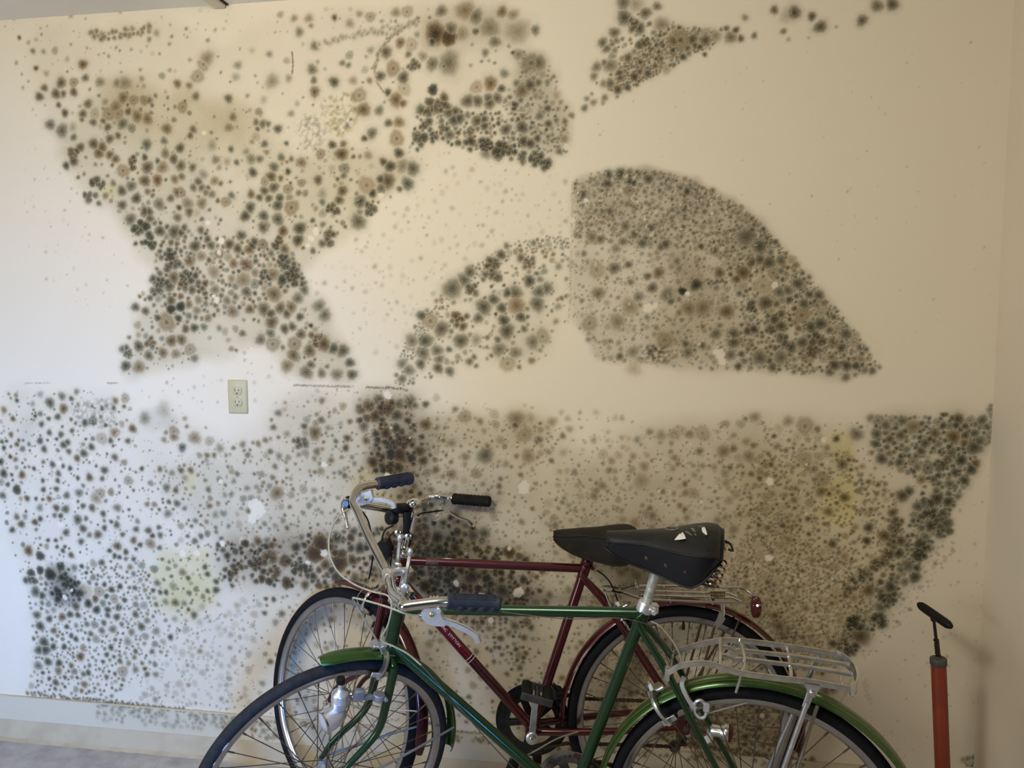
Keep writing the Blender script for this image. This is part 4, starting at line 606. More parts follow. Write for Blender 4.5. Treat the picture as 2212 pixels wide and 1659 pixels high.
# ---- frames
def frame(b, mt, lug):
    root = b.root
    f = MB(); hd = b.ax; f0 = MB()
    f0.lathe(b.hb-hd*.006, hd, [(.0185, 0), (.0215, .004), (.0215, .02), (.018, .026)], 20); f.lathe(b.ht-hd*.022, hd, [(.018, 0), (.0215, .006), (.0215, .024), (.0185, .028)], 20)
    f1 = f; f = MB(); f.lathe(b.bb-b.lf*.035, b.lf, [(.0175, 0), (.0205, .003), (.0205, .067), (.0175, .07)], 20)
    st = (b.sc-b.bb).normalized(); top = b.sc+st*.028
    f2 = MB(); f2.tube([b.sc-st*.035, b.sc+st*.006, top], [.0155, .0168, .0165], 16)
    fr = f2.build('frame', mt, root); f0.build('head_lug', mt, fr); f1.build('head_lug', mt, fr); f.build('bottom_bracket_shell', mt, fr)
    MB().cyl(b.hb, b.ht, .0178, 20).build('head_tube', mt, fr)
    MB().tube([b.bb, b.sc+st*.004], .0143, 18).build('seat_tube', mt, fr)
    tt = b.ht-hd*.012; dt = b.hb+hd*.014
    MB().tube([tt, b.sc], .0131, 18).build('top_tube', mt, fr); MB().tube([dt, b.bb], .0148, 18).build('down_tube', mt, fr)
    for s in (1, -1):
        a = b.sc+b.lf*(.0165*s)-st*.004; d = b.R+b.lf*(.062*s)+b.up*.018-b.fw*(-.008)
        MB().tube([a+st*.012, a-st*.02, a.lerp(d, .25)+b.lf*(.014*s), a.lerp(d, .6)+b.lf*(.012*s), d], [.006, .0082, .0080, .0074, .0062], 12, smooth=4).build('seat_stay', mt, fr)
        e = b.bb+b.lf*(.024*s); g = b.R+b.lf*(.060*s)+b.fw*.022
        MB().tube([e, e.lerp(g, .25)+b.lf*(.008*s), e.lerp(g, .6)+b.lf*(.010*s), g], [.0112, .0108, .0095, .0068], 12, smooth=4).build('chain_stay', mt, fr)
        MB().plate([b.R+b.lf*(.060*s)+b.fw*x+b.up*y for x, y in ((.03, .006), (.014, .026), (-.004, .024), (-.013, .004), (-.011, -.014), (.0, -.018), (.028, -.008))], b.lf, .005).build('dropout', mt, fr)
    # fork
    k = MB(); cr = b.hb-hd*.022
    k.lathe(b.hb-hd*.013, -hd, [(.0165, 0), (.018, .003), (.0175, .012), (.015, .022)], 18)
    k.tube([cr-b.lfs*.047-hd*.010, cr-b.lfs*.03, cr+b.lfs*.03, cr+b.lfs*.047-hd*.010], [.009, .0125, .0125, .009], 14)
    fk = k.build('fork', mt, root)
    for s in (1, -1):
        p0 = cr+b.lfs*(.044*s); p3 = b.FH+b.lfs*(.054*s); L_ = (cr-b.FH).dot(hd)
        MB().tube([p0, p0-hd*(L_*.30), p0-hd*(L_*.58)+b.fds*.010+b.lfs*(.002*s), p0.lerp(p3, .80)-hd*.012-b.fds*.004, p3], [.0125, .0118, .0100, .0080, .0068], 14, smooth=5).build('fork_blade', mt, fk)
    # headset
    MB().lathe(b.ht, hd, [(.0215, .001), (.023, .004), (.023, .012), (.0175, .015), (.0195, .020), (.0195, .026), (.0145, .030), (.0135, .034)], 20).build('headset', M[lug], root)
    MB().lathe(b.hb-hd*.014, hd, [(.017, 0), (.0225, .003), (.0225, .009), (.018, .012)], 20).build('headset_cup', M[lug], root)
    return fr
gfr = frame(G_, M['green'], 'chrome'); rfr = frame(R_, M['red'], 'chrome')

def brake(b, front, ang, mt, name):
    "side-pull caliper around tyre and mudguard"
    c, nn, e1, e2 = b.wheel(front); q = R(ang); ro = e1*math.cos(q)+e2*math.sin(q); tg = (-e1*math.sin(q)+e2*math.cos(q))*(1 if front else -1)
    T = lambda v, r, t_: c+nn*v+ro*r+tg*t_
    o = MB(); rr = b.rt+.034; pad = b.rt-.028
    for s, t0 in ((1, 0.0), (-1, -.008)):
        o.strip([T(-.014*s, rr+.020, t0), T(.004*s, rr+.004, t0), T(.030*s, rr-.004, t0), T(.041*s, rr-.024, t0), T(.039*s, pad+.012, t0), T(.031*s, pad-.004, t0)], tg, .016, .009, 5)
    o.cyl(T(0, rr, .008), T(0, rr, -.030), .0055, 12); o.cyl(T(0, rr, .008), T(0, rr, .013), .009, 6)
    ob = o.build(name, mt, b.root)
    for s in (1, -1):
        MB().box(T(.020*s, pad, 0), (nn, ro, tg), (.0045, .0055, .022)).build('brake_pad', M['dull'], ob)
        p = MB(); p.box(T(.0265*s, pad, 0), (nn, ro, tg), (.0025, .0068, .019)); p.cyl(T(.026*s, pad, 0), T(.044*s, pad, 0), .005, 8); p.build('pad_holder', mt, ob)
    MB().tube([T(-.020, rr+.022, 0), T(-.020, rr+.036, 0), T(-.020, rr+.045, 0)], [.004, .0032, .003], 10).build('cable_anchor', M['brass'], ob)
    return ob
gbf = brake(G_, True, 110, M['alu'], 'front_brake'); gbr = brake(G_, False, 52, M['alu'], 'rear_brake')
rbf = brake(R_, True, 107, M['chrome'], 'front_brake'); rbr = brake(R_, False, 60, M['chrome'], 'rear_brake')

def handle(b, cl, pts, r, mt, grips, gmt, rib):
    o = MB(); o.tube(pts, r, 16, smooth=7); o.lathe(cl-b.barl*.03, b.barl, [(r, 0), (r+.0016, .004), (r+.0016, .056), (r, .06)], 18); hb_ = o.build('handlebar', mt, b.root)
    for (p0, p1) in grips:
        d = (p1-p0); L_ = d.length; g = MB(); pf = [(r+.003, 0), (r+.0065, .003)]
        n = 9 if rib else 3
        for i in range(n): t = .006+(L_-.014)*i/n; w_ = (L_-.014)/n; pf += [(r+.0052+(.0012 if rib else .0), t+w_*.1), (r+.0052+(.0016 if rib else .001), t+w_*.45), (r+.0050, t+w_*.95)]
        pf += [(r+.0062, L_-.008), (r+.0058, L_-.003), (r+.002, L_)]
        g.lathe(p0, d, pf, 20); gob = g.build('grip', gmt, hb_)
    return hb_
# green bar: flat upright sweep, fitted in 3D
cl = V((-.598, -.592, .883)); ben, g0n, g1n = V((-.478, -.837, .908)), V((-.387, -.837, .919)), V((-.277, -.799, .907)); bef, g0f, g1f = V((-.753, -.414, 1.025)), V((-.711, -.339, 1.056)), V((-.633, -.252, 1.058))
G_.barl = (V((-.57, -.67, .873))-V((-.64, -.52, .91))).normalized()
mid_n = cl.lerp(ben, .5)-V((.008, 0, .010)); mid_f = cl.lerp(bef, .5)+V((-.004, 0, .000))
ghb = handle(G_, cl, [g1f.lerp(g0f, .25), g0f, bef.lerp(g0f, .5)+V((-.014, 0, .012)), bef, bef.lerp(mid_f, .35), mid_f, cl, mid_n, ben.lerp(mid_n, .22), ben+V((-.004, -.008, -.002)), ben.lerp(g0n, .22)+V((0, -.008, 0)), g0n, g1n.lerp(g0n, .25)], .0115, M['bar'], ((g0f, g1f), (g0n, g1n)), M['grip'], False)
# finger scallops along the near grip
for (p0, p1) in ((g0n, g1n), (g0f, g1f)):
    d = (p1-p0).normalized(); s_ = MB(); sd = V((0, -.75, -.66)); sd = (sd-d*sd.dot(d)).normalized()
    for i in range(4):
        cpt = p0+d*(.030+.024*i)+sd*.0155; s_.ball(cpt, (.011, .010, .005), (d, d.cross(sd), sd), 12, 6)
    up_ = Z-d*d.z; up_.normalize()
    for j in range(-3, 4):
        qd = (up_*math.cos(j*.28)+up_.cross(d)*math.sin(j*.28)); s_.tube([p0+d*.012+qd*.0172, p1-d*.012+qd*.0172], .0011, 6)
    s_.build('finger_ridge', M['grip'], ghb)
ring_ = MB(); dn = (g0n-ben).normalized()
for t in (.60, .68, .76): ring_.lathe(ben.lerp(g0n, t), dn, [(.0118, 0), (.0138, .0012), (.0138, .0035), (.0118, .0047)], 18)
ring_.build('lever_clamp', M['aluw'], ghb)
# green stem
gq = G_.S(-.004, 0, .10)
st_ = MB(); st_.tube([G_.S(0, 0, .02), G_.S(0, 0, .085), gq], .0108, 16); st_.tube([G_.S(0, 0, .094), G_.S(0, 0, .094).lerp(cl, .5)+V((0, 0, .004)), cl], [.0125, .0105, .0115], 16, smooth=5)
st_.lathe(gq-G_.ax*.014, G_.ax, [(.0125, 0), (.0132, .004), (.0132, .014), (.009, .018), (.006, .022)], 16); st_.lathe(cl-G_.barl*.017, G_.barl, [(.0135, 0), (.0155, .003), (.0155, .031), (.0135, .034)], 18)
gst = st_.build('stem', M['alu'], G_.root)
sc_ = MB(); sc_.lathe(G_.ht+G_.ax*.030, G_.ax, [(.013, 0), (.0165, .002), (.0165, .014), (.0125, .017)], 18); sc_.cyl(G_.S(-.02, .018, .038), G_.S(-.02, -.018, .038), .009, 12); sc_.build('shifter_clamp', M['chrome'], gst)
for (p, q, s) in (((873, 1270), (886, 1193), .022), ((858, 1224), (864, 1163), -.024)):
    a = G_.px(*p, s); d = G_.px(*q, s); o = MB(); o.strip([a, a.lerp(d, .4), a.lerp(d, .8), d], G_.lf, .009, .005, 4); o.ball(d, (.0085, .006, .011), (G_.fw, G_.lf, G_.up)); o.lathe(a-G_.lf*.006, G_.lf, [(.0115, 0), (.0125, .003), (.0125, .008), (.009, .011), (.004, .012)], 16); o.build('shift_lever', M['alu'], gst)
# brake levers of the green bar
def lever(b, body, blade, y, mt, par, r0=.006, rad=.0045, name='brake_lever', up=None):
    P = [at(*p, y) for p in body]; n = V((0, 1, 0)); o = MB(); o.loft([[p-n*t for p in P] for t in (-.008, -.0065, .0065, .008)])
    Q = [at(*p, y) for p in blade]; o.strip(Q, up or (0, -1, 0), .013, .009, 6)
    return o.build(name, mt, par)
lv = lever(G_, [(910, 1322), (927, 1311), (948, 1311), (953, 1322), (958, 1334), (968, 1344), (962, 1350), (945, 1350), (925, 1345), (914, 1334)], [(946, 1330), (958, 1341), (985, 1350), (1010, 1362), (1027, 1374), (1033, 1388)], -.835, M['aluw'], ghb)
pv = at(933, 1327, -.847); MB().lathe(pv, (0, -1, 0), [(.0055, 0), (.0055, .003), (.002, .005)], 12).build('pivot_screw', M['brass'], lv)
b_ = at(950, 1316, -.84); MB().cyl(b_+V((0, .01, 0)), b_-V((0, .012, 0)), .0065, 10).build('clamp_bolt', M['aluw'], lv)
b_ = MB(); b_.cyl(at(908, 1331, -.835), at(914, 1332, -.835), .006, 12); b_.cyl(at(902, 1330, -.835), at(909, 1331, -.835), .0045, 12); b_.build('cable_adjuster', M['chrome'], lv)
lv2 = lever(G_, [(778, 1080), (783, 1064), (803, 1058), (807, 1076), (800, 1086), (785, 1090), (774, 1091)], [(790, 1080), (815, 1079), (835, 1082), (848, 1088), (851, 1098)], -.385, M['aluw'], ghb)
MB().lathe(at(791, 1077, -.394), (0, -1, 0), [(.005, 0), (.005, .003), (.002, .004)], 10).build('pivot_screw', M['brass'], lv2)

# ---- green: seat post, saddle
st = (G_.sc-G_.bb).normalized(); sp0 = G_.px(1396, 1305); sp1 = G_.px(1417, 1234); pd = (sp1-sp0).normalized()
MB().tube([G_.sc-st*.02, sp0, sp1, sp1+pd*.045], .0112, 18).build('seat_post', mat('chalky_seat_post', (.62, .63, .60), .5, .6, col2=(.40, .42, .38), vscale=90), G_.root)
k = MB(); k.lathe(G_.sc+st*.004, st, [(.0165, 0), (.0195, .003), (.0195, .022), (.0165, .026)], 20); k.box(G_.sc+st*.015-G_.fw*.022, (G_.fw, G_.lf, G_.up), (.009, .010, .010)); k.cyl(G_.sc+st*.015-G_.fw*.022+G_.lf*.024, G_.sc+st*.015-G_.fw*.022-G_.lf*.022, .0062, 12); k.build('seat_clamp', M['aluw'], G_.root)
def saddle(b, us, hw, top, bot, crown, mt, smt, name='saddle', inset=.9):
    "lofted seat: half widths, top heights and skirt depths at stations along the bike"
    T = lambda u, v: np.interp(-u, [-x for x in us], top) - crown*(1+1.1*min(1, max(0, (us[0]-u)/(us[0]-us[-1])-.35)/.5))*(abs(v)/max(1e-4, np.interp(-u, [-x for x in us], hw)))**2.6
    o = MB(); sk = MB(); rings = []; sr = []
    N = 22
    for i in range(N+1):
        u = us[0]+(us[-1]-us[0])*i/N; xs_ = [-x for x in us]; h = np.interp(-u, xs_, hw); t = np.interp(-u, xs_, top); bt = np.interp(-u, xs_, bot)
        e = min(1, i/2.5); h *= (.72+.28*math.sqrt(1-(1-e)**2)) if i < 3 else 1
        rg = [b.L(u, h*s, T(u, h*s)) for s in (-1, -.93, -.8, -.6, -.3, 0, .3, .6, .8, .93, 1)]
        rings.append(rg + [b.L(u, h*.97, T(u, h)-.006), b.L(u, 0, T(u, h)-.010), b.L(u, -h*.97, T(u, h)-.006)])
        z0 = T(u, h)
        for s in (1, -1):
            pass
        sr.append([[b.L(u, s*h*k1, z0+(bt-z0)*k2) for k1, k2 in ((.99, 0), (1.0, .18), (.985, .55), (inset, 1.0), (inset-.05, 1.0), (.93, .5), (.94, 0))] for s in (1, -1)])
    o.loft(rings); ob = o.build(name, mt, b.root, angle=60)
    for j in (0, 1): MB().loft([r[j] for r in sr]).build('skirt', smt, ob, angle=60)
    for j in (4, 0):
        pass
    pn = MB(); pn.tube([r[10] for r in rings], .0026, 8); pn.tube([r[0] for r in rings], .0026, 8); pn.tube([x[0][3] for x in sr], .0028, 8); pn.tube([x[1][3] for x in sr], .0028, 8)
    pn.tube([r for r in rings[-1][:11]], .0028, 8); pn.build('piping', smt if mt is smt else M['piping'], ob)
    return ob, T, rings, sr
us = [.378, .36, .325, .285, .25, .215, .18, .15, .128, .118]
gsd, GT, gri, gsr = saddle(G_, us, [.027, .030, .035, .043, .057, .075, .090, .097, .092, .080], [1.016, 1.019, 1.024, 1.029, 1.034, 1.041, 1.050, 1.056, 1.054, 1.046], [.985, .976, .962, .954, .949, .944, .940, .962, .998, 1.010], .016, M['leather'], M['vinylside'])
# rear skirt wall
MB().loft([[G_.L(.1175-.004*math.cos(t), .080*s_, z) for s_, t in [(-1+2*i/8, (-1+2*i/8)*1.3) for i in range(9)]] for z in (1.017, .990)], caps=False, closed=False).build('rear_panel', M['vinylside'], gsd)
def on_top(px, py, b, T, lift=.0012):
    p = onplane(px, py, b.L(.2, 0, 1.034), b.up)
    for _ in range(3):
        d = p-b.R; u, v = d.dot(b.fw), d.dot(b.lf); p = onplane(px, py, b.L(u, v, T(u, v)+lift), b.up)
    return p
def decal(pts, mt, name='saddle_decal'):
    D = lambda x, y: (1400+x/12.289, 1120+y/12.289)
    top_ = [on_top(*D(x, y), G_, GT) for x, y in pts]; MB().plate([p-G_.up*.0016 for p in top_], G_.up, .0016).build(name, mt, gsd, False)
decal([(705, 555), (800, 440), (845, 395), (860, 425), (880, 385), (920, 365), (960, 420), (1000, 520), (850, 545)], M['white'])
decal([(1425, 240), (1500, 225), (1530, 290), (1570, 415), (1540, 425), (1450, 350), (1428, 300)], M['white'])
decal([(1250, 165), (1480, 162), (1500, 215), (1370, 218)], M['grey'])
decal([(1125, 255), (1210, 250), (1265, 340), (1210, 330)], M['grey']); decal([(985, 340), (1040, 325), (1110, 390), (1170, 440), (1120, 420)], M['grey']); decal([(1225, 385), (1255, 388), (1285, 435), (1240, 425)], M['grey'])
emb = MB(); el = lambda rx, ry: [on_top(1400+(630+rx*math.cos(q))/12.289, 1120+(255+ry*math.sin(q))/12.289, G_, GT) for q in [2*math.pi*i/24 for i in range(24)]]
a_, b2 = el(190, 50), el(140, 30); ia, ib = emb.ring(a_), emb.ring(b2); ic, id_ = emb.ring([p-G_.up*.0018 for p in a_]), emb.ring([p-G_.up*.0018 for p in b2])
for i in range(24):
    j = (i+1) % 24; emb.f += [(ia[i], ia[j], ib[j], ib[i]), (ic[i], ic[j], ia[j], ia[i]), (ib[i], ib[j], id_[j], id_[i])]
emb.build('oval_emblem', M['grey'], gsd)
for (x, y) in ((1397, 1206), (1439, 1222), (1482, 1236)):
    d = [ (on_top, 0) ]; p = onplane(x, y, G_.L(.2, .068, .96), G_.lf)
    u = (p-G_.R).dot(G_.fw); h = np.interp(-u, [-q for q in us], [.020, .027, .033, .042, .057, .075, .090, .097, .092, .080])
    p = onplane(x, y, G_.L(u, h*.955, .96), G_.lf); MB().lathe(p-G_.lf*.006, G_.lf, [(.0055, 0), (.0055, .0065), (.003, .009)], 12).build('skirt_rivet', mat('rusty_rivet', (.13, .06, .035), .6, .6, var=.4), gsd)
ud = MB(); ud.tube([G_.L(.36, 0, .985), G_.L(.30, .018, .965), G_.L(.24, .022, .962), G_.L(.17, .045, .968), G_.L(.14, .05, .972)], .0035, 8, smooth=4); ud.tube([G_.L(.36, 0, .985), G_.L(.30, -.018, .965), G_.L(.24, -.022, .962), G_.L(.17, -.045, .968), G_.L(.14, -.05, .972)], .0035, 8, smooth=4); ud.tube([G_.L(.21, .03, .955), G_.L(.135, .06, .943), G_.L(.135, -.06, .943), G_.L(.21, -.03, .955)], .0035, 8, smooth=5)
ud.tube([G_.L(.125, .08, 1.014), G_.L(.116, 0, 1.020), G_.L(.125, -.08, 1.014)], .004, 8, smooth=6); ud.build('saddle_rail', M['steel'], gsd)
def coil(b, c0, c1, r, turns, wire, mt, name, par):
    d = c1-c0; a, e = frame_of(d); MB().tube([c0+d*(i/(turns*14))+a*(r*math.cos(i*2*math.pi/14))+e*(r*math.sin(i*2*math.pi/14)) for i in range(int(turns*14)+1)], wire, 8).build(name, mt, par)
coil(G_, G_.L(.134, .060, .944), G_.L(.120, .060, 1.004), .0155, 4.2, .0027, M['spring'], 'saddle_spring', gsd); coil(G_, G_.L(.134, -.060, .944), G_.L(.120, -.060, 1.004), .0155, 4.2, .0027, M['spring'], 'saddle_spring', gsd)
bl = MB(); bl.tube([G_.L(.112, -.03, 1.016), G_.L(.100, -.026, 1.012), G_.L(.094, -.024, .998), G_.L(.104, -.026, 1.000)], .003, 8, smooth=3); bl.build('bag_loop', M['steel'], gsd)

# ---- green rack
rk = MB(); near = [(.216, .058, .722), (.189, .06, .745), (.140, .06, .760), (.099, .06, .757), (.06, .06, .751), (-.02, .06, .753), (-.083, .06, .757), (-.165, .06, .755)]
rk.strip([G_.L(*p) for p in near], G_.up, .0055, .0125, 5); far = [(.213, -.056, .706), (.174, -.06, .730), (.106, -.06, .758), (.05, -.06, .766), (-.043, -.06, .769), (-.149, -.06, .768)]
rk.strip([G_.L(*p) for p in far], G_.up, .0055, .0125, 5)
grk = rk.build('rear_rack', M['rack'], G_.root)
rp = MB(); rp.strip([G_.L(-.149, -.060, .766), G_.L(-.166, -.045, .764), G_.L(-.180, -.015, .762), G_.L(-.182, .02, .758), G_.L(-.175, .05, .756), G_.L(-.163, .062, .754)], G_.up, .004, .026, 5); rp.build('rear_plate', M['rack'], grk)
for v0, v1 in ((.018, .020), (-.022, -.020)): MB().strip([G_.L(.100, v0, .763), G_.L(.085, v0, .764), G_.L(.070, v0, .757), G_.L(.055, v0, .762), G_.L(-.07, v1, .768), G_.L(-.172, v1, .768)], G_.up, .008, .008, 3).build('platform_rail', M['rack'], grk)
for u in (.104, -.045, .212): MB().tube([G_.L(u, -.060, .764 if u < .2 else .708), G_.L(u, -.02, .765 if u < .2 else .716), G_.L(u, .02, .765 if u < .2 else .720), G_.L(u, .060, .757 if u < .2 else .724)], .0042, 8, smooth=3).build('cross_bar', M['rack'], grk)
MB().tube([G_.L(.062, -.062, .760), G_.L(.058, -.03, .772), G_.L(.052, .03, .768), G_.L(.058, .058, .745), G_.L(.066, .055, .700)], .0032, 8, smooth=4).build('spring_clip', M['rack'], grk)
MB().tube([G_.L(.0, .028, .752), G_.L(-.02, .046, .748), G_.L(-.14, .044, .748), G_.L(-.15, .03, .750), G_.L(-.14, -.04, .756), G_.L(-.02, -.044, .758), G_.L(.0, -.03, .756)], .0024, 8, smooth=4).build('wire_loop', M['rack'], grk)
MB().tube([G_.L(-.160, .052, .748), G_.L(-.172, .048, .734), G_.L(-.182, .035, .730), G_.L(-.180, .028, .745)], .0024, 8, smooth=4).build('rear_hook', M['rack'], grk)
for s, u0, w0 in ((1, -.088, .748), (-1, -.115, .760)):
    o = MB(); a, d = G_.L(u0, .066*s, w0), G_.L(-.004, .074*s, .350); o.strip([a, a.lerp(d, .06), a.lerp(d, .12)], G_.lf, .014, .004); o.tube([a.lerp(d, .09), a.lerp(d, .5), d], .0062, 12); o.cyl(a+G_.lf*.008-G_.up*.012, a-G_.lf*.006-G_.up*.012, .0055, 10); o.plate([a+G_.fw*x+G_.up*y for x, y in ((-.016, .006), (.016, .006), (.006, -.022), (-.006, -.022))], G_.lf, .003); o.build('rack_strut', M['alu'], grk)
for s in (1, -1):
    a = G_.px(1766, 1524, .022) if s > 0 else G_.W(False, 107, .362, -.020); d = G_.L(-.030, .068*s, .352); MB().tube([a, a.lerp(d, .5)+G_.lf*(.012*s), d], .0042, 8, smooth=3).build('fender_stay', mat('dull_stay', (.30, .27, .22), .45, .8, var=.3), grf)
cl_ = MB(); cl_.box(G_.L(.217, .050, .716), (G_.fw, G_.lf, G_.up), (.006, .010, .016)); cl_.build('stay_clamp', M['rack'], grk); cl_ = MB(); cl_.box(G_.L(.214, -.050, .702), (G_.fw, G_.lf, G_.up), (.006, .010, .012)); cl_.build('stay_clamp', M['rack'], grk)
# spring steel clamp beside rear brake
ob = MB(); C0 = G_.px(1512, 1531, .045); ob.tube([C0+G_.fw*x+G_.up*y for x, y in ((.010, .016), (.0, .021), (-.010, .014), (-.014, -.004), (-.010, -.020), (.002, -.022), (.011, -.012), (.013, .004), (.010, .016))], .0038, 8, smooth=4); ob.box(G_.px(1526, 1527, .045), (G_.fw, G_.lf, G_.up), (.007, .006, .011)); ob.strip([G_.px(1478, 1462, .03), G_.px(1473, 1478, .04), G_.px(1481, 1500, .045), G_.px(1494, 1522, .045), G_.px(1503, 1530, .045)], G_.lf, .011, .007, 5); ob.build('brake_arm', M['aluw'], gbr)
MB().tube([G_.px(1526, 1541, .04), G_.px(1614, 1517, .03)], .0026, 8).build('pump_peg_wire', M['alu'], gbr)
# tail lamp on the far stay
tl = MB(); c0 = G_.px(1534, 1576, -.045); ax_ = -G_.fw; tl.lathe(c0, ax_, [(.012, 0), (.0145, .003), (.0145, .022), (.019, .030), (.0215, .034), (.0215, .042)], 18); tlo = tl.build('tail_lamp', M['rack'], G_.root)
MB().lathe(c0+ax_*.042, ax_, [(.0205, 0), (.019, .006), (.010, .010), (.002, .011)], 18).build('red_lens', M['reflect'], tlo)
t2 = MB(); t2.box(c0-G_.up*.016, (G_.fw, G_.lf, G_.up), (.008, .012, .012)); t2.cyl(G_.px(1527, 1598, -.03), G_.px(1527, 1598, -.075), .009, 12); t2.build('lamp_bracket', M['aluw'], tlo)

# ---- green front lamp and bottle dynamo
WP = lambda px, py, v=.055: onplane(px, py, G_.FH+G_.lfs*v, G_.lfs)
dc, dn_ = WP(735, 1495), WP(734, 1527); da = (dn_-dc).normalized(); dl = (dn_-dc).length
dy = MB(); dy.lathe(dc, da, [(.005, -.030), (.0055, -.012), (.009, -.006), (.019, 0), (.0215, .004), (.0215, dl*.45), (.0225, dl*.5), (.0215, dl*.55), (.0205, dl-.004), (.016, dl+.002)], 22)
dyo = dy.build('bottle_dynamo', M['aluw'], G_.root)
MB().lathe(dc-da*.044, da, [(.008, 0), (.0105, .002), (.0105, .015), (.008, .018)], 16).build('friction_roller', M['dull'], dyo)
ldir = (G_.fds*.92-Z*.28+G_.lfs*.05).normalized(); lc = WP(745, 1537)
lm_ = MB(); lm_.lathe(lc, ldir, [(.002, -.003), (.008, -.001), (.0150, .004), (.0205, .012), (.0250, .024), (.0278, .038), (.0292, .050), (.0295, .054)], 24); lmo = lm_.build('head_lamp', M['aluw'], dyo)
MB().lathe(lc+ldir*.0535, ldir, [(.0298, 0), (.0298, .004), (.0275, .005)], 24).build('lamp_rim', M['chrome'], lmo); MB().lathe(lc+ldir*.055, ldir, [(.027, 0), (.022, .005), (.012, .009), (.002, .010)], 24).build('lamp_lens', M['lens'], lmo)
br = MB(); br.box(WP(775, 1501, .05), (G_.fds, G_.lfs, G_.ax), (.013, .009, .016)); br.box(WP(795, 1506, .05), (G_.fds, G_.lfs, G_.ax), (.012, .006, .006)); fbc = onplane(818, 1505, G_.hb+G_.lfs*.046, G_.lfs); br.lathe(fbc-G_.ax*.009, G_.ax, [(.0135, 0), (.0155, .002), (.0155, .016), (.0135, .018)], 16); br.cyl(fbc+G_.lfs*.02-G_.fds*.014, fbc-G_.lfs*.012-G_.fds*.014, .005, 10); br.build('dynamo_bracket', mat('grey_bracket', (.36, .37, .38), .5, .5, var=.2), dyo)
# fender stays of the green front wheel
for s in (1, -1):
    a = G_.W(True, 172 if s > 0 else 173.5, .358, .024*s); d = G_.FH+G_.lfs*(.060*s); MB().tube([a, a.lerp(d, .5)+G_.lfs*(.006*s), d], .0034, 8, smooth=3).build('fender_stay', mat('grey_stay', (.42, .43, .45), .4, .8, var=.2), gff)

for (x, y, ln_, wd_) in ((487, 1613, .013, .0035), (463, 1650, .006, .002), (573, 1536, .005, .002)):
    p = onplane(x, y, G_.FH+G_.lfs*.0135, G_.lfs); ro = (p-G_.FH); ro = (ro-G_.lfs*ro.dot(G_.lfs)).normalized(); tg = ro.cross(G_.lfs); rr0 = (p-G_.FH).dot(ro); dz = rr0-(.345-.016); vv = math.sqrt(max(1e-6, .0160**2-dz*dz))*.985
    q = G_.FH+ro*rr0+G_.lfs*vv; nrm = (ro*dz+G_.lfs*vv).normalized(); MB().ball(q, (ln_, wd_, .0009), (tg, nrm.cross(tg), nrm), 12, 6).build('paint_scuff', M['white'], gf)
# ---- crank sets
def ringwheel(b, c, n, ro, ri, th, mt, name, par, arms, armr, teeth=44, am=None):
    a, e = frame_of(n); m_ = MB(); N = teeth*2; P = lambda r, i, t: c+(a*math.cos(2*math.pi*i/N)+e*math.sin(2*math.pi*i/N))*r+n*t
    ids = [m_.ring([P(ri, i, -th/2), P(ro-(.004 if i % 2 else 0), i, -th/2), P(ro-(.004 if i % 2 else 0), i, th/2), P(ri, i, th/2)]) for i in range(N)]
    for i in range(N):
        p, q = ids[i], ids[(i+1) % N]
        for j in range(4): m_.f.append((p[j], p[(j+1) % 4], q[(j+1) % 4], q[j]))
    for k in range(arms):
        q = 2*math.pi*k/arms+.4; d = a*math.cos(q)+e*math.sin(q); m_.strip([c+d*.008, c+d*(ri*.5), c+d*(ri+.003)], n, armr, th*1.4)
    m_.lathe(c-n*.008, n, [(.018, 0), (.022, .004), (.022, .012), (.018, .016)], 16)
    return m_.build(name, mt, par, angle=25)
def crank(b, c, n, d, mt, L_=.165):
    o = MB(); e = c+d*L_; o.strip([c-d*.004, c+d*.03, c+d*(L_*.7), e], n, .020, .011, 3); o.lathe(c-n*.008, n, [(.014, 0), (.018, .003), (.018, .015), (.014, .018)], 18); o.lathe(e-n*.007, n, [(.009, 0), (.0115, .003), (.0115, .011), (.009, .014)], 16); return o, e
def pedal(b, e, n, fwd, par, mt, up):
    o = MB(); o.cyl(e, e+n*.095, .007, 10); p = o.build('pedal', M['steel'], par)
    for s in (1, -1): MB().box(e+n*.055+fwd*(.030*s)+up*.002, (n, fwd, up), (.040, .013, .015), .25).build('pedal_block', mt, p)
    [MB().box(e+n*k, (n, fwd, up), (.004, .045, .010)).build('pedal_cage', M['steel'], p) for k in (.012, .098)]
    return p
def chain(b, pts, n, par, mt):
    P = [V(p) for p in pts]; m_ = MB(); pitch = .0127; i = 0
    for p, q in zip(P[:-1], P[1:]):
        L_ = (q-p).length; d = (q-p)/L_; u_ = n.cross(d); k = int(L_/pitch)
        for j in range(k):
            c = p+d*((j+.5)*L_/k); w_ = .0035 if (i+j) % 2 else .0022
            m_.loft([[c+d*x+u_*y+n*(w_*t) for x, y in ((-.008, 0), (-.006, .0056), (-.002, .0040), (.002, .0040), (.006, .0056), (.008, 0), (.006, -.0056), (.002, -.0040), (-.002, -.0040), (-.006, -.0056))] for t in (-1, 1)])
        i += k
    o = m_.build('chain', mt, par); o['kind'] = 'stuff'; return o
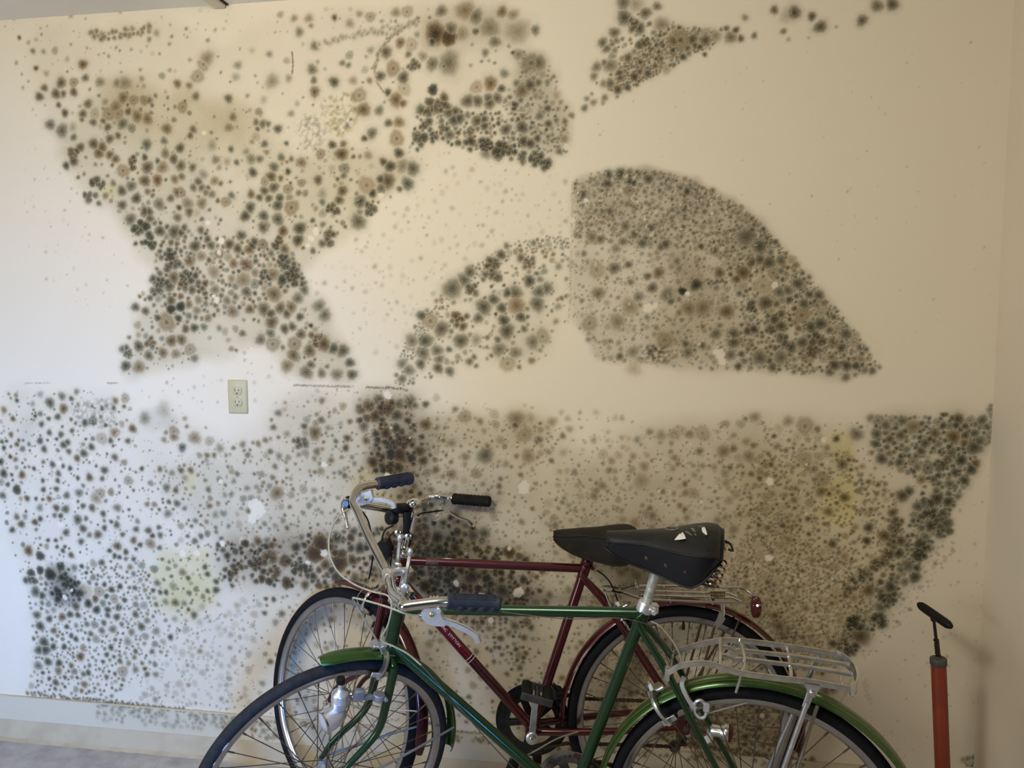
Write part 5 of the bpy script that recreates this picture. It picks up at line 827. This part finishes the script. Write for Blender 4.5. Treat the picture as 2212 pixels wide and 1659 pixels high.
# maroon: left crank up towards the near pedal
n = R_.lf; cbb = R_.bb+n*.062; ctop = R_.px(1160, 1480, .066)
d = (ctop-cbb).normalized(); o, e = crank(R_, cbb, n, d, M['alu'], (ctop-cbb).length); rck = o.build('crankset', M['alu'], R_.root)
MB().lathe(cbb+n*.008, n, [(.0062, 0), (.0062, .003), (.003, .005)], 12).build('crank_bolt', M['chrome'], rck)
pf = (R_.fw*.95+R_.up*.2).normalized(); pedal(R_, e, n, pf, rck, M['dull'], n.cross(pf) if n.cross(pf).z > 0 else -n.cross(pf))
o, e2_ = crank(R_, R_.bb-n*.066, -n, -d, M['alu']); rcr = o.build('right_crank', M['alu'], rck); pedal(R_, e2_, -n, pf, rck, M['dull'], R_.up)
rcg = ringwheel(R_, R_.bb-n*.048, n, .106, .080, .004, M['soot'], 'chainring', rck, 5, .022); ringwheel(R_, R_.bb-n*.040, n, .088, .070, .003, M['soot'], 'inner_chainring', rck, 5, .016, 38)
MB().lathe(R_.bb-n*.052, -n, [(.100, 0), (.112, .001), (.112, .003), (.086, .003)], 48, caps=False).build('chain_guard_ring', M['black'], rck)
rs = R_.R-n*.040
cs = MB()
for i_, r in enumerate((.050, .044, .038, .032, .027)): cs.lathe(rs-n*(.004*i_-.006), n, [(r-.008, 0), (r, .0006), (r, .0018), (r-.008, .0024)], 28)
cs.build('freewheel_sprockets', M['steel'], rr_)
MB().lathe(R_.R+n*.052, n, [(.002, 0), (.012, .001), (.012, .006), (.007, .010)], 14).build('axle_nut', M['steel'], rr_)
B_ = lambda u, w_, v=-.045: R_.L(u, v, w_)
chain(R_, [B_(.43, .388), B_(.295, .362), B_(.10, .366), B_(.0, .382)], n, rck, M['rust']); chain(R_, [B_(.44, .196), B_(.33, .222), B_(.114, .231), B_(.02, .232), B_(-.03, .245)], n, rck, M['rust'])
dr = MB(); dr.strip([B_(.0, .31, -.055), B_(-.012, .275, -.06), B_(-.016, .245, -.06), B_(.006, .225, -.06)], n, .020, .008, 4); dr.lathe(B_(-.02, .262, -.066), n, [(.010, 0), (.018, .002), (.018, .010), (.010, .012)], 14); dr.lathe(B_(.004, .226, -.066), n, [(.010, 0), (.018, .002), (.018, .010), (.010, .012)], 14); dr.box(B_(-.028, .272, -.062), (R_.fw, n, R_.up), (.010, .010, .016)); dro = dr.build('rear_derailleur', M['steel'], R_.root)
MB().lathe(B_(-.03, .27, -.048), n, [(.004, 0), (.007, .002), (.007, .006)], 12).build('derailleur_bolt', M['chrome'], dro)
fd = MB(); q0 = R_.px(1205, 1490, -.02); fd.lathe(R_.bb+(R_.sc-R_.bb).normalized()*.105, R_.sc-R_.bb, [(.0155, 0), (.0185, .002), (.0185, .016), (.0155, .018)], 18)
for v in (-.036, -.056): fd.plate([R_.px(x, y, v) for x, y in ((1190, 1475), (1212, 1482), (1212, 1510), (1196, 1512))], n, .002)
fd.strip([R_.px(1194, 1478, -.02), R_.px(1204, 1490, -.03), R_.px(1208, 1500, -.045)], n, .012, .006, 3); fd.build('front_derailleur', M['steel'], R_.root)
bs = MB(); bs.box(R_.px(1215, 1500, -.01), (R_.fw, n, R_.up), (.016, .010, .006)); bs.box(R_.px(1212, 1517, -.01), (R_.fw, n, R_.up), (.014, .012, .006)); bs.tube([R_.px(1205, 1485, 0), R_.px(1222, 1500, .0), R_.px(1210, 1525, 0)], .006, 8, smooth=4); bs.build('derailleur_arm', M['black'], R_.root)
# green crankset (mostly below the frame of view)
n2 = G_.lf; gcr, ge = crank(G_, G_.bb-n2*.062, -n2, (G_.fw*.96-G_.up*.28).normalized(), M['alu']); gck = gcr.build('crankset', M['alu'], G_.root); pedal(G_, ge, -n2, G_.fw, gck, M['dull'], G_.up)
o, ge2 = crank(G_, G_.bb+n2*.060, n2, -(G_.fw*.96-G_.up*.28).normalized(), M['alu']); o.build('left_crank', M['alu'], gck); pedal(G_, ge2, n2, G_.fw, gck, M['dull'], G_.up)
ringwheel(G_, G_.bb-n2*.045, n2, .092, .074, .004, M['steel'], 'chainring', gck, 3, .024); MB().lathe(G_.bb-n2*.050, -n2, [(.083, 0), (.100, .0008), (.100, .0030), (.083, .0035), (.083, 0)], 56, caps=False).build('chain_guard_ring', mat('dull_guard_ring', (.27, .25, .22), .45, .8, var=.3), gck)
C2 = lambda u, w_, v=-.045: G_.L(u, v, w_)
chain(G_, [C2(.44, .391), C2(.2, .382), C2(.0, .378)], n2, gck, M['rust'])
MB().lathe(G_.R-n2*.052, n2, [(.012, 0), (.033, .001), (.033, .003), (.025, .006), (.025, .009), (.012, .012)], 28).build('freewheel_sprockets', M['steel'], gr)

p = G_.L(.385, .045, .315); MB().tube([p, p+V((.03, -.05, -.08)), V((p.x+.06, p.y-.13, .004))], [.009, .0085, .008], 10, smooth=4).build('kickstand', M['alu'], G_.root)
# ---- maroon: post, saddle, rack
p0 = R_.px(1272, 1216); p1 = R_.px(1277, 1196); q = (p1-p0).normalized()
MB().tube([R_.sc, p0, p1, p1+q*.04], .0122, 16).build('seat_post', M['chrome'], R_.root)
st3 = (R_.sc-R_.bb).normalized(); k = MB(); k.lathe(R_.sc+st3*.008, st3, [(.0162, 0), (.0185, .003), (.0185, .018), (.016, .02)], 18); k.cyl(R_.sc+st3*.006-R_.fw*.02+R_.lf*.02, R_.sc+st3*.006-R_.fw*.02-R_.lf*.02, .006, 10); k.build('seat_clamp', M['red'], R_.root)
us2 = [.402, .385, .35, .31, .27, .23, .19, .165, .15]
rsd, RTp, _, _ = saddle(R_, us2, [.024, .030, .036, .042, .053, .069, .080, .078, .066], [.876, .880, .884, .889, .893, .900, .905, .900, .886], [.855, .838, .820, .807, .802, .797, .802, .830, .860], .014, M['brownsad'], M['brownsad'], inset=.86)
MB().tube([R_.L(.36, 0, .85), R_.L(.29, .022, .826), R_.L(.17, .03, .84)], .0035, 8, smooth=4).tube([R_.L(.36, 0, .85), R_.L(.29, -.022, .826), R_.L(.17, -.03, .84)], .0035, 8, smooth=4).build('saddle_rail', M['steel'], rsd)
wr = MB(); r_ = .0034
wr.tube([R_.L(*p) for p in ((.229, .057, .676), (.249, .058, .722), (.230, .060, .722), (.190, .060, .718), (.150, .060, .707), (.135, .060, .704), (-.02, .060, .706), (-.158, .060, .710))], r_*1.15, 8)
wr.tube([R_.L(*p) for p in ((.229, -.045, .672), (.246, -.058, .703), (.230, -.060, .703), (.182, -.060, .697), (.148, -.060, .709), (.10, -.060, .713), (-.163, -.060, .722), (-.185, -.052, .718), (-.205, -.030, .706), (-.212, .0, .700), (-.205, .030, .698), (-.19, .05, .702))], r_, 8)
wr.tube([R_.L(.248, .058, .722), R_.L(.248, .0, .712), R_.L(.246, -.058, .703)], r_, 8)
rrk = wr.build('rear_rack', M['chrome'], R_.root)
for v in (.022, -.022): MB().tube([R_.L(.150, v, .737), R_.L(.149, v, .712), R_.L(.142, v, .706), R_.L(.0, v, .709), R_.L(-.125, v, .713), R_.L(-.150, v, .703)], r_, 8).build('platform_wire', M['chrome'], rrk)
for u, w_ in ((.145, .707), (-.06, .703), (.06, .702)): MB().tube([R_.L(u, .060, w_), R_.L(u, -.060, w_+.008)], r_, 8).build('cross_wire', M['chrome'], rrk)
coil(R_, R_.L(-.062, .016, .716), R_.L(-.105, .016, .718), .0085, 7, .0022, mat('rusted_spring', (.16, .10, .03), .5, .6, var=.4, vscale=100), 'clip_spring', rrk)
for s in (1, -1):
    o = MB(); o.strip([R_.L(-.088, .062*s, .702), R_.L(-.091, .064*s, .680), R_.L(-.086, .066*s, .660)], R_.lf, .010, .003); o.plate([R_.L(u, .066*s, w_) for u, w_ in ((-.080, .690), (-.096, .664), (-.090, .652), (-.072, .632), (-.062, .640), (-.074, .668))], R_.lf, .003); rs_ = o.build('rack_strut', M['rack'], rrk); MB().tube([R_.L(-.068, .066*s, .645), R_.L(-.004, .072*s, .352)], .0036, 8).build('strut_wire', M['rust'], rs_)
rx = MB(); rx.strip([R_.L(-.19, .02, .714), R_.L(-.197, .02, .704), R_.L(-.192, .02, .690)], R_.lf, .012, .003); rx.build('reflector_bracket', M['chrome'], rrk)
rg = MB(); rg.lathe(R_.L(-.192, .010, .686), (-R_.fw+R_.up*-.05), [(.020, 0), (.027, .002), (.030, .006), (.030, .011), (.027, .014), (.010, .0155)], 24); rgo = rg.build('rear_reflector', M['reflect'], R_.root)
rb = MB(); rb.lathe(R_.L(-.187, .010, .686), -R_.fw, [(.012, 0), (.024, .001), (.0312, .004), (.0312, .0085), (.029, .009)], 24); rb.build('reflector_housing', M['reflect'], rgo)
for s in (1, -1):
    a = R_.W(False, 118, .352, .022*s); d = R_.L(-.012, .066*s, .348); MB().tube([a, a.lerp(d, .5)+R_.lf*(.008*s), d], .0030, 8, smooth=3).build('fender_stay', M['rust'], rrf)
    a = R_.W(True, 168, .352, .022*s); d = R_.FH+R_.lfs*(.058*s); MB().tube([a, a.lerp(d, .5)+R_.lfs*(.006*s), d], .0026, 8, smooth=3).build('fender_stay', M['alu'], rff)

# ---- maroon bar
cl = V((-.682, -.207, .943)); ben = at(755, 1085, -.285); bef = V((-.645, -.030, .943)); g0f = V((-.565, -.023, .943)); g1f = V((-.440, -.036, .941))
R_.barl = (ben-bef).normalized(); vd = V((.335, -.912, .235)).normalized(); g0n = ben+vd*.016; g1n = g0n+vd*.085
rhb = handle(R_, cl, [g1f.lerp(g0f, .2), g0f, bef+V((.035, -.004, .008)), bef+V((.0, -.006, .004)), cl.lerp(bef, .72)+V((-.008, 0, 0)), cl+(bef-cl).normalized()*.05, cl, cl+(ben-cl).normalized()*.06, cl.lerp(ben, .7), ben, g0n, g0n.lerp(g1n, .7)], .0112, M['chrome'], ((g0f, g1f), (g0n, g1n)), M['dull'], True)
nb = V((0, -1, 0))
sq = MB(); sq.tube([R_.S(0, 0, .02), R_.S(0, 0, .10), R_.S(.002, 0, .125)], .0108, 16); sq.lathe(R_.S(.002, 0, .112), R_.ax, [(.0115, 0), (.015, .003), (.015, .026), (.011, .030), (.006, .033)], 16); sq.tube([R_.S(.002, 0, .128), R_.S(.02, 0, .130), cl], .0125, 14)
sq.lathe(cl-R_.barl*.018, R_.barl, [(.0135, 0), (.0162, .003), (.0162, .033), (.0135, .036)], 18); rst = sq.build('stem', M['chrome'], R_.root)
bk = MB(); bk.box(at(868, 1098, -.25), (R_.barl, R_.ax, R_.barl.cross(R_.ax)), (.030, .012, .016)); bk.tube([at(878, 1105, -.252), at(880, 1130, -.252), at(876, 1165, -.25)], [.012, .013, .009], 12); bk.lathe(at(846, 1118, -.27)-R_.barl*.014, R_.barl, [(.016, 0), (.021, .004), (.021, .024), (.016, .028)], 18); bk.build('shifter_pod', M['black'], rst)
for p, q_ in (((862, 1150), (874, 1160)), ((884, 1158), (890, 1150))):
    a, d = at(*p, -.262), at(*q_, -.262); o = MB(); o.lathe(a-nb*-.004, nb, [(.006, 0), (.0105, .002), (.0105, .008), (.005, .010)], 14); o.strip([a, a.lerp(d, .6), d], nb, .010, .005, 3); o.build('shift_lever', M['chrome'], rst)
MB().tube([at(897, 1116, -.262), at(890, 1148, -.262)], [.0095, .0085], 14).build('bolt_cover', M['chrome'], rst)
bell = at(894, 1087, -.235); be_ = MB(); be_.ball(bell, (.0235, .0235, .018), (X, Y, Z), 20, 10); be_.cyl(bell-Z*.02, bell-Z*.01, .006, 10); be_.build('bell', M['chrome'], rhb)
rl = MB(); P = [at(x, y, -.055) for x, y in ((960, 1080), (974, 1079), (978, 1088), (972, 1107), (962, 1108), (958, 1098))]; rl.loft([[p+V((0, t, 0)) for p in P] for t in (-.007, -.005, .005, .007)]); rl.strip([at(x, y, -.055) for x, y in ((969, 1104), (976, 1110), (992, 1119), (1012, 1126), (1023, 1136))], (0, -1, 0), .007, .006, 4); rl.ball(at(1023, 1136, -.055), .0048); rl.cyl(at(953, 1102, -.055), at(960, 1102, -.055), .0042, 8); rl.build('brake_lever', M['chrome'], rhb)
ln = MB(); ln.tube([at(748, 1076, -.40), at(743, 1098, -.41), at(747, 1116, -.42), at(751, 1138, -.43)], [.008, .010, .005, .004], 10, smooth=4); ln.ball(at(751, 1139, -.43), .0052); lno = ln.build('brake_lever', M['chrome'], rhb); MB().lathe(at(746, 1088, -.40), (.3, -.9, .2), [(.009, 0), (.0115, .003), (.0115, .012), (.009, .015)], 14).build('lever_clamp', M['steel'], lno)
# lamp-like black reflector box hung on the maroon head tube
bx_ = MB(); P = [at(x, y, -.275) for x, y in ((815, 1178), (822, 1167), (838, 1166), (843, 1180), (844, 1200), (838, 1208), (826, 1208), (818, 1196))]; bx_.loft([[p+V((0, t, 0)) for p in P] for t in (-.022, -.018, .018, .022)]); bxo = bx_.build('head_lamp', M['black'], R_.root)
MB().tube([at(842, 1190, -.265), at(856, 1196, -.250), at(866, 1205, -.245)], .005, 8).build('lamp_bracket', M['steel'], bxo)

# ---- decals on the maroon down tube
a = R_.hb+R_.ax*.014; dd = (R_.bb-a).normalized(); Ld = (R_.bb-a).length; side = (V(CAM)-a.lerp(R_.bb, .35)); side = (side-dd*side.dot(dd)).normalized(); upd = side.cross(dd); upd = upd if upd.z > 0 else -upd
t_of = lambda x, y: (onplane(x, y, R_.L(.7, .014, .5), R_.lf)-a).dot(dd)
t0, t1, t2_ = t_of(925, 1318), t_of(1012, 1421), t_of(1017, 1427)
MB().lathe(a, dd, [(.01485, t0-.05), (.01505, t0-.049), (.01505, t1), (.01485, t1+.001)], 24, caps=False).build('down_tube_band', M['redlite'], rfr)
for t in (t1+.001, t2_): MB().lathe(a, dd, [(.0149, t), (.0153, t+.0004), (.0153, t+.0016), (.0149, t+.002)], 24, caps=False).build('band_line', M['white'], rfr)
cu = bpy.data.curves.new('lettering', 'FONT'); cu.body = 'SPRINC  STITTON'; cu.size = .0125; cu.space_character = 1.05; cu.extrude = 0.0
tmp = bpy.data.objects.new('tmp', cu); COL.objects.link(tmp); dg = bpy.context.evaluated_depsgraph_get(); me = bpy.data.meshes.new_from_object(tmp.evaluated_get(dg)); bpy.data.objects.remove(tmp)
xs_ = [v.co.x for v in me.vertices]; wd = max(xs_); ta, tb = t_of(943, 1343), t_of(992, 1398)
for v in me.vertices:
    t = ta+(tb-ta)*v.co.x/wd; q = (v.co.y-.004)/.0155*.86+.08; p = a+dd*t+(side*math.cos(q)+upd*math.sin(q))*.0156-R_.root.location; v.co = p
me.materials.clear(); me.materials.append(M['white']); lo = bpy.data.objects.new('lettering', me); COL.objects.link(lo); lo.parent = rfr
tt_ = R_.ht-R_.ax*.012; MB().lathe(R_.sc.lerp(tt_, .80), (tt_-R_.sc), [(.0131, 0), (.01325, .001), (.01325, .036), (.0131, .037)], 20, caps=False).build('top_tube_sticker', mat('faded_sticker', (.10, .035, .035), .5, var=.4, vscale=120), rfr)

# ---- cables
def cab(pts, ys, par, mt='cream', r=.0024, name='brake_cable'):
    n = len(pts); MB().tube([at(x, y, np.interp(i/(n-1), np.linspace(0, 1, len(ys)), ys)) for i, (x, y) in enumerate(pts)], r, 8, smooth=6).build(name, M[mt], par)
cab([(905, 1331), (875, 1325), (840, 1312), (800, 1300), (772, 1293), (762, 1293), (772, 1310), (795, 1352), (815, 1385), (826, 1412)], (-.84, -.80, -.74, -.68, -.63), G_.root)
cab([(783, 1092), (762, 1098), (742, 1106), (722, 1130), (711, 1165), (713, 1200), (730, 1235), (765, 1262), (805, 1278), (838, 1287), (846, 1310), (838, 1350), (824, 1382), (850, 1396), (880, 1412), (910, 1437)], (-.39, -.44, -.50, -.55, -.60, -.60, -.60), G_.root)
cab([(910, 1437), (950, 1481), (1000, 1538), (1060, 1606), (1110, 1660)], (-.605, -.60, -.60), G_.root, 'steel', .0014, 'shift_cable')
cab([(1085, 1322), (1160, 1331), (1240, 1337), (1330, 1335), (1400, 1350), (1430, 1385), (1462, 1440)], (-.62, -.64, -.66, -.66), G_.root, 'steel', .0012, 'brake_cable')
cab([(1406, 1342), (1425, 1352), (1448, 1378), (1466, 1408), (1472, 1430)], (-.66, -.66), G_.root, 'cream', .0018)
cab([(1118, 1643), (1160, 1620), (1205, 1595), (1250, 1580)], (-.55, -.55), G_.root, 'oldcable', .0022, 'shift_cable')
cab([(953, 1103), (930, 1106), (908, 1110), (895, 1125), (890, 1160), (880, 1190)], (-.06, -.12, -.22, -.24), R_.root, 'cable', .0026)
cab([(783, 1105), (795, 1125), (803, 1160), (806, 1195), (802, 1225), (797, 1250)], (-.40, -.38, -.33, -.27), R_.root, 'cable', .0024)
cab([(850, 1135), (832, 1145), (825, 1165), (822, 1185)], (-.27, -.28), R_.root, 'cable', .0026, 'shift_cable'); cab([(858, 1145), (842, 1158), (836, 1172)], (-.27, -.28), R_.root, 'cable', .0026, 'shift_cable')
cab([(850, 1178), (846, 1200), (843, 1222)], (-.26, -.26), R_.root, 'cable', .0024, 'shift_cable')
cab([(1290, 1232), (1308, 1246), (1320, 1262), (1330, 1285), (1336, 1305)], (-.19, -.17, -.16), R_.root, 'cable', .0022)
cab([(795, 1253), (785, 1270), (772, 1290), (775, 1310)], (-.27, -.26), R_.root, 'alu', .0016)
cab([(822, 1288), (842, 1310), (830, 1340), (815, 1385)], (-.3, -.3), R_.root, 'cable', .0020, 'shift_cable')


# ------------------------------------------------------------------ small things
# ---- wall outlet
c0 = at(514.5, 856.8, 0.0); ot = thing('wall_outlet', 'ivory double electrical outlet on the mouldy wall', 'outlet', (c0.x, 0, c0.z))
hw, hh = .0350, .0571; p = MB(); N_ = V((0, -1, 0))
def rr(w_, h_, y): return [c0+V((sx*(w_-dx), -y, sz*(h_-dz))) for sx, sz, dx, dz in ((-1, -1, 0, .003), (-1, -1, .003, 0), (1, -1, .003, 0), (1, -1, 0, .003), (1, 1, 0, .003), (1, 1, .003, 0), (-1, 1, .003, 0), (-1, 1, 0, .003))]
p.loft([rr(hw, hh, 0.0003), rr(hw, hh, .002), rr(hw-.002, hh-.002, .0045), rr(hw-.006, hh-.006, .006)]); p.build('cover_plate', M['ivory'], ot)
for s in (1, -1):
    cc = c0+V((.0, 0, s*.0195)); f = MB()
    def face(y, k=1.0): return [cc+V((x, -y, z)) for x, z in [(.0172*k*math.cos(q), max(-.0140*k, min(.0140*k, .0172*k*math.sin(q)))) for q in [2*math.pi*i/32 for i in range(32)]]]
    f.loft([face(.0055, 1.06), face(.0064, 1.06), face(.0058, 1.0), face(.0078, .98), face(.0082, .94)]); fo = f.build('receptacle', M['ivory'], ot)
    for dx, hz in ((-.0064, .0042), (.0064, .0034)): MB().box(cc+V((dx, -.0080, .0035)), (X, Y, Z), (.0011, .0006, hz), .05).build('slot', M['slot'], fo)
    g = MB(); g.lathe(cc+V((0, -.0076, -.0075)), N_, [(.0026, 0), (.0026, .0010)], 14); g.build('ground_hole', M['slot'], fo)
s_ = MB(); s_.lathe(c0+V((0, -.0055, 0)), N_, [(.0036, 0), (.0036, .0012), (.002, .0019)], 16); so = s_.build('plate_screw', M['ivory'], ot); MB().box(c0+V((0, -.0073, 0)), (X, Y, Z), (.0004, .0004, .0026)).build('screw_slot', M['slot'], so)
# ---- floor pump
top = V((.842, -.2, .588)); bot = V((.886, -.2, .03)); ax = (top-bot).normalized(); Lp = (top-bot).length
pu = thing('bicycle_pump', 'red-orange floor pump with a black T handle standing beside the green bicycle', 'pump', (.886, -.2, 0))
b = MB(); b.lathe(bot, ax, [(.019, 0), (.0195, .004), (.0195, Lp-.018), (.019, Lp-.016)], 28); b.build('barrel', M['pump'], pu)
b = MB(); b.lathe(top-ax*.019, ax, [(.0200, 0), (.0215, .002), (.0215, .017), (.020, .019), (.0075, .0195), (.0075, .024)], 28); b.build('barrel_cap', M['pumpcap'], pu)
hd = V((.826, -.197, .703)); r0 = top; b = MB(); b.tube([r0, hd], .0042, 12); b.lathe(r0.lerp(hd, .40), hd-r0, [(.0045, 0), (.0072, .001), (.0072, .006), (.0045, .008)], 14); b.build('plunger_rod', mat('dark_rod', (.045, .020, .016), .4, .5, var=.3), pu)
d = hd-r0; a_, e_ = frame_of(d); b = MB(); b.tube([r0+d*(.04+.34*i/90)+(a_*math.cos(i*.56)+e_*math.sin(i*.56))*.0062 for i in range(91)], .0013, 6); b.build('rod_spring', mat('spring_dark', (.05, .035, .03), .4, .7, var=.3), pu)
e0 = V((.808, -.138, .715)); e1 = V((.846, -.262, .703)); hdv = (e1-e0); Lh = hdv.length; hup = Z-hdv.normalized()*hdv.normalized().z; hup.normalize(); hs = hdv.normalized().cross(hup); b = MB(); rg = []
for i in range(13):
    t = i/12; k = .55+.45*math.sqrt(max(0, 1-abs(2*t-1)**6)); rg.append([e0+hdv*t+hup*(.0125*k*math.sin(q))+hs*(.0125*k*math.cos(q)) for q in [2*math.pi*j/14 for j in range(14)]])
b.loft(rg); b.tube([hd-Z*.012, hd+Z*.004], [.006, .011], 12); b.build('handle', M['black'], pu)
b = MB(); b.box((.886, -.2, .012), (X, Y, Z), (.055, .022, .010)); b.box((.886, -.235, .008), (X, Y, Z), (.020, .050, .006)); b.lathe((.886, -.2, .015), Z, [(.026, 0), (.024, .014), (.021, .024)], 20); b.build('foot_plate', M['steel'], pu)
b = MB(); b.tube([(.915, -.2, .035), (.95, -.21, .03), (.975, -.26, .02), (.97, -.32, .012), (.92, -.36, .012), (.85, -.34, .012)], .0055, 10, smooth=6); b.build('air_hose', M['cable'], pu)
